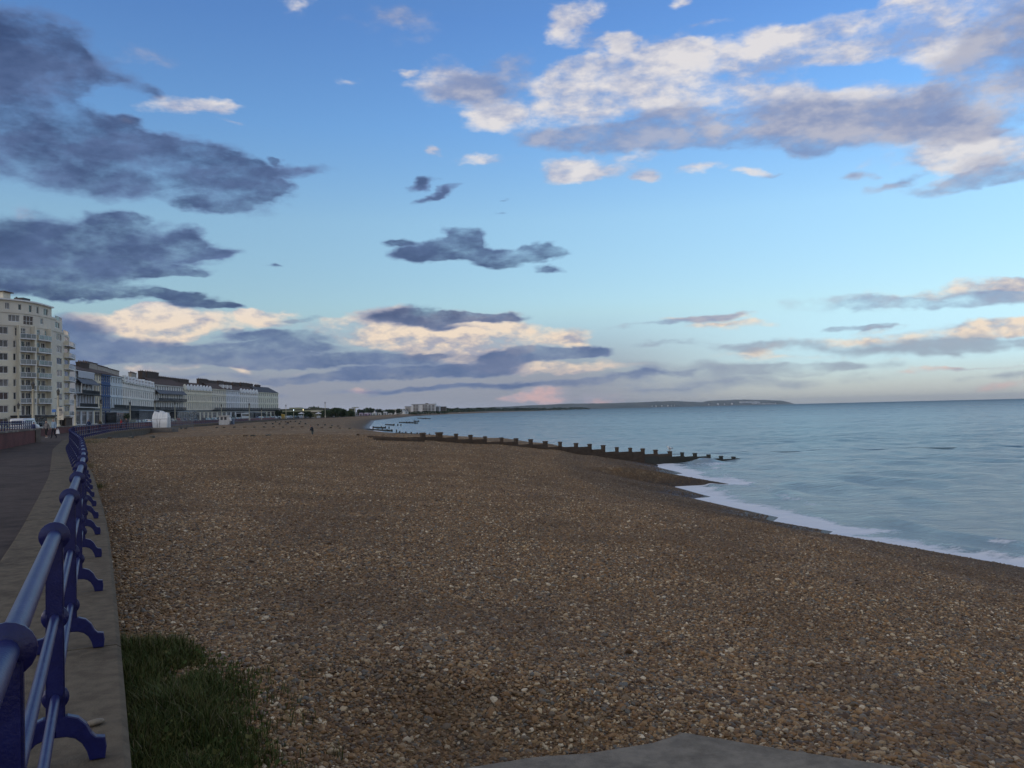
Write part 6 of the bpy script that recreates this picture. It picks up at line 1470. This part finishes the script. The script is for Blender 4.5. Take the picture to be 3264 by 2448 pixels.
def gable_house(px, ytop, d, wpx, label, m, roofm):
    p = dp(px, ytop, d); w = wpx * d / FPX / 2; h = p.z - ZP; r_ = empty('gabled_house', (p.x, p.y, ZP), label=label, cat='house')
    MB().add([(-w, 0, 0), (w, 0, 0), (w, 0, h * .55), (0, 0, h), (-w, 0, h * .55), (-w, 8, 0), (w, 8, 0), (w, 8, h * .55), (0, 8, h), (-w, 8, h * .55)], [(0, 1, 2, 3, 4), (9, 8, 7, 6, 5), (0, 4, 9, 5), (1, 6, 7, 2)]).obj('wall', m, r_)
    MB().add([(-w * 1.1, -.3, h * .53), (0, -.3, h + .1), (0, 8.3, h + .1), (-w * 1.1, 8.3, h * .53), (w * 1.1, -.3, h * .53), (w * 1.1, 8.3, h * .53)], [(0, 1, 2, 3), (1, 4, 5, 2)]).obj('roof', roofm, r_)
    MB().box(-w * .3, w * .3, -.04, 0, h * .25, h * .45).obj('window', panes[2], r_)
gable_house(1193.5, 1308, 900, 7, 'white gabled house front between the distant trees', kw, roofs['slate']); gable_house(1287, 1303, 1150, 7, 'white pointed gable left of the white flats', kw, roofs['slate']); gable_house(1296, 1305.5, 1140, 6, 'second white pointed gable next to the white flats', kw, roofs['slate'])
wl = empty('sailing_club', (*dp(1265, 1315, 1120).xy, ZP), label='long low white building with a dark window band near the flats', cat='building')
block('wall', wl, 1243, 1284, 1306, 1330, 1120, 15, kw, ZP); block('window_band', wl, 1249, 1281, 1309, 1311.5, 1119, .5, panes[2]); block('terrace_wall', wl, 1254, 1290, 1312.5, 1330, 1112, 3, kw, ZP); block('roof', wl, 1241, 1286, 1304.8, 1306, 1119, 17, palec)
# flats on the point
fl = empty('apartment_block', (*dp(1350, 1312, 1450).xy, ZP), label='broad white seaside flats standing behind the far beach', cat='building')
whf = pmat('flats_white', (.66, .66, .65), (.58, .58, .57), .1, .8); brf = pmat('flats_brown', (.22, .175, .14), (.18, .15, .12), .1, .9)
MAIN = (1312, 1388, 1289.5)
block('wall', fl, 1312, 1388, 1289.8, 1320, 1450, 18, whf, ZP); block('roof_edge', fl, 1311, 1389, 1288.8, 1289.8, 1449, 20, metal_dark); block('wing_wall', fl, 1290, 1314, 1297, 1320, 1458, 16, whf, ZP); block('wing_roof', fl, 1290, 1309, 1295.6, 1297, 1457, 16, metal_dark); block('wing_wall', fl, 1386, 1402, 1293.8, 1320, 1456, 16, whf, ZP); block('lift_head', fl, 1356, 1364, 1285.5, 1289.8, 1455, 8, chim_brown)
for k, (px0, px1) in enumerate(((1317, 1324), (1326, 1333), (1347, 1353), (1355, 1362), (1366, 1372), (1377, 1384))):
    for j in range(5):
        y = 1291.5 + j * 4.4; block('window', fl, px0, px1, y, y + 2.0, 1448.6, .6, panes[0])
for j in range(4):
    y = 1299.5 + j * 4; block('window', fl, 1293, 1308, y, y + 1.8, 1457, .6, panes[0]); block('window', fl, 1390, 1399, y - 1.5, y + .3, 1455, .6, panes[0])
for j in range(4):
    y = 1294.3 + j * 4.4; block('balcony', fl, 1345, 1373, y, y + 1.0, 1447, 2, whf)
bf = empty('apartment_block', (*dp(1411, 1312, 1470).xy, ZP), label='plain brown flats joined to the right of the white ones', cat='building')
block('wall', bf, 1402.5, 1421, 1297, 1320, 1470, 16, brf, ZP); block('roof', bf, 1402, 1421.5, 1296, 1297, 1469, 18, metal_dark)
for px in (1406, 1411, 1416):
    for y in (1299, 1303.5): block('window', bf, px, px + 2.5, y, y + 2, 1469, .5, panes[0])
# hedge masses along the foot of the flats and at the back of the far beach
b = MB()
for px in np.arange(1300, 1425, 3.0):
    p = dp(px, 1311, 1420); leaf_ball(b, (p.x, p.y, ZP + 1.2), 3.0, 2.2, 26, .9)
for px in np.arange(1425, 1880, 4.0):
    d = 2050 + (px - 1420) * 6; p = dp(px, 1308 - (px - 1632) * .0234, d); leaf_ball(b, (p.x, p.y, ZP + 2.0), 7.0, 3.5 + rt.uniform(0, 2.0), 26, 2.0)
set_tags(b.obj('undergrowth', leafm), kind='stuff')
# ------------------------------------------------------------------ coast running out to the headland
far_sand = pmat('far_shingle', (.22, .17, .12), (.17, .13, .10), .01, .95, coord='Object')
fs = MB(); S = [(-60, 2400), (0, 3000), (343, 5600), (600, 9000)]
rows = []
for x, y in S: rows.append([(x + 18, y, ZS - .3), (x, y, ZS + 1.2), (x - 60, y + 5, ZP), (x - 900, y, ZP), (x - 4500, y + 200, ZP)])
fs.add([v for r_ in rows for v in r_], [(i * 5 + j, i * 5 + j + 1, (i + 1) * 5 + j + 1, (i + 1) * 5 + j) for i in range(3) for j in range(4)])
me = fs.mesh('far_coast', far_sand); bm = bmesh.new(); bm.from_mesh(me); bmesh.ops.recalc_face_normals(bm, faces=bm.faces); bm.to_mesh(me); bm.free()
set_tags(link('far_coast', me), kind='structure')
wood = pmat('wooded_hill', (.040, .055, .040), (.085, .090, .060), .004, .95, coord='Object', contrast=(.42, .6))
RID = [(1420, 1303, 9000), (1500, 1300, 9000), (1600, 1296.5, 9200), (1700, 1291.5, 9500), (1800, 1286.8, 9800), (1922, 1285.4, 10300), (2000, 1283.5, 10700), (2085, 1279.9, 11200), (2146, 1278, 11700), (2207, 1280.5, 12300), (2239, 1281.5, 12700), (2256, 1278, 13000), (2349, 1273.6, 13700), (2431, 1274.4, 14300), (2492, 1277.2, 14800), (2512, 1281.5, 15000), (2528, 1285.8, 15100), (2533, 1287.5, 15150)]
qx = np.arange(1420, 2534, 3.0); V = []
for i, px in enumerate(qx):
    y = np.interp(px, [r_[0] for r_ in RID], [r_[1] for r_ in RID]) + float(fnoise(np.array(px * .09), np.array(.5), 4, 2)) * 1.6; d = np.interp(px, [r_[0] for r_ in RID], [r_[2] for r_ in RID])
    top = dp(px, y, d + 700); hgt = max(top.z, ZS + 1)
    row = []
    for f, zz in ((0, 0), (.06, .10), (.25, .30), (.5, .62), (.75, .85), (1, 1)):
        q = dp(px, y, d + 700 * f); n = float(fnoise(np.array(px * .05), np.array(f * 9.0), 4, 7)) * .22
        row.append((q.x, q.y, ZS - .5 + (hgt - ZS) * max(0, min(1, zz + n * (0 < f < 1)))))
    q = dp(px, y, d + 2600); row.append((q.x, q.y, ZS + 1)); V.append(row)
hl = link('headland_hills', grid_mesh('headland_hills', np.array(V)[:, ::-1], wood)); set_tags(hl, kind='structure')
cliff = pmat('pale_cliff', (.50, .43, .36), (.40, .35, .30), .01, .9, coord='Object')
def far_house(px, y0, y1, wpx, d):
    p = dp(px, y0, d); w = wpx * d / FPX / 2; z1 = p.z; z0 = dp(px, y1, d).z
    b = MB().box(-w, w, 0, 60, -25, z1 - z0); q = link('house', b.mesh('house', whf), None, (p.x, p.y, z0), random.uniform(-.3, .1))
    set_tags(q, 'pale town house low on the far blue headland', 'house', 'pale houses of the town on the headland')
rt = random.Random(9)
def hill_d(px): return float(np.interp(px, [r_[0] for r_ in RID], [r_[2] for r_ in RID]))
for px in np.arange(2360, 2424, 5.0): far_house(px, 1279.8 + rt.uniform(-.6, .8), 1285.5, 5.6, hill_d(px) + 200)
for px in np.arange(2400, 2474, 6.0): far_house(px, 1285.5 + rt.uniform(-1, 1), 1289.0, rt.uniform(2, 5), hill_d(px) + 40)
for px in (2078, 2092, 2110, 2128, 2140, 2150, 2260, 2290, 2310, 2335): far_house(px, np.interp(px, [2078, 2335], [1293.5, 1284.5]) + rt.uniform(-1, 1), np.interp(px, [2078, 2335], [1296, 1288]), rt.uniform(1.5, 3), hill_d(px) + 60)
# ------------------------------------------------------------------ roots go to the base of what they carry
bpy.context.view_layer.update()
for o in list(COL.objects):
    if o.type == 'EMPTY' and o.parent is None and o.location.length < 1e-6 and o.children and abs(o.rotation_euler.z) < 1e-6:
        c = [Vector(ch.matrix_world @ Vector(k)) for ch in o.children for k in ch.bound_box]
        bb = Vector((sum(v.x for v in c) / len(c), sum(v.y for v in c) / len(c), min(v.z for v in c)))
        o.location = bb
        for ch in o.children: ch.location -= bb
# ------------------------------------------------------------------ air
hz = bpy.data.materials.new('haze'); hz.use_nodes = True; nt = hz.node_tree; nt.nodes.clear()
pv_ = nd('ShaderNodeVolumePrincipled', nt); pv_.inputs['Color'].default_value = (.80, .87, .95, 1); pv_.inputs['Density'].default_value = 3.0e-5; pv_.inputs['Anisotropy'].default_value = 0.2
out = nd('ShaderNodeOutputMaterial', nt); nt.links.new(pv_.outputs[0], out.inputs['Volume'])
set_tags(MB().box(-5600, 42000, -120, 33000, -11, 175).obj('haze', hz), kind='stuff')
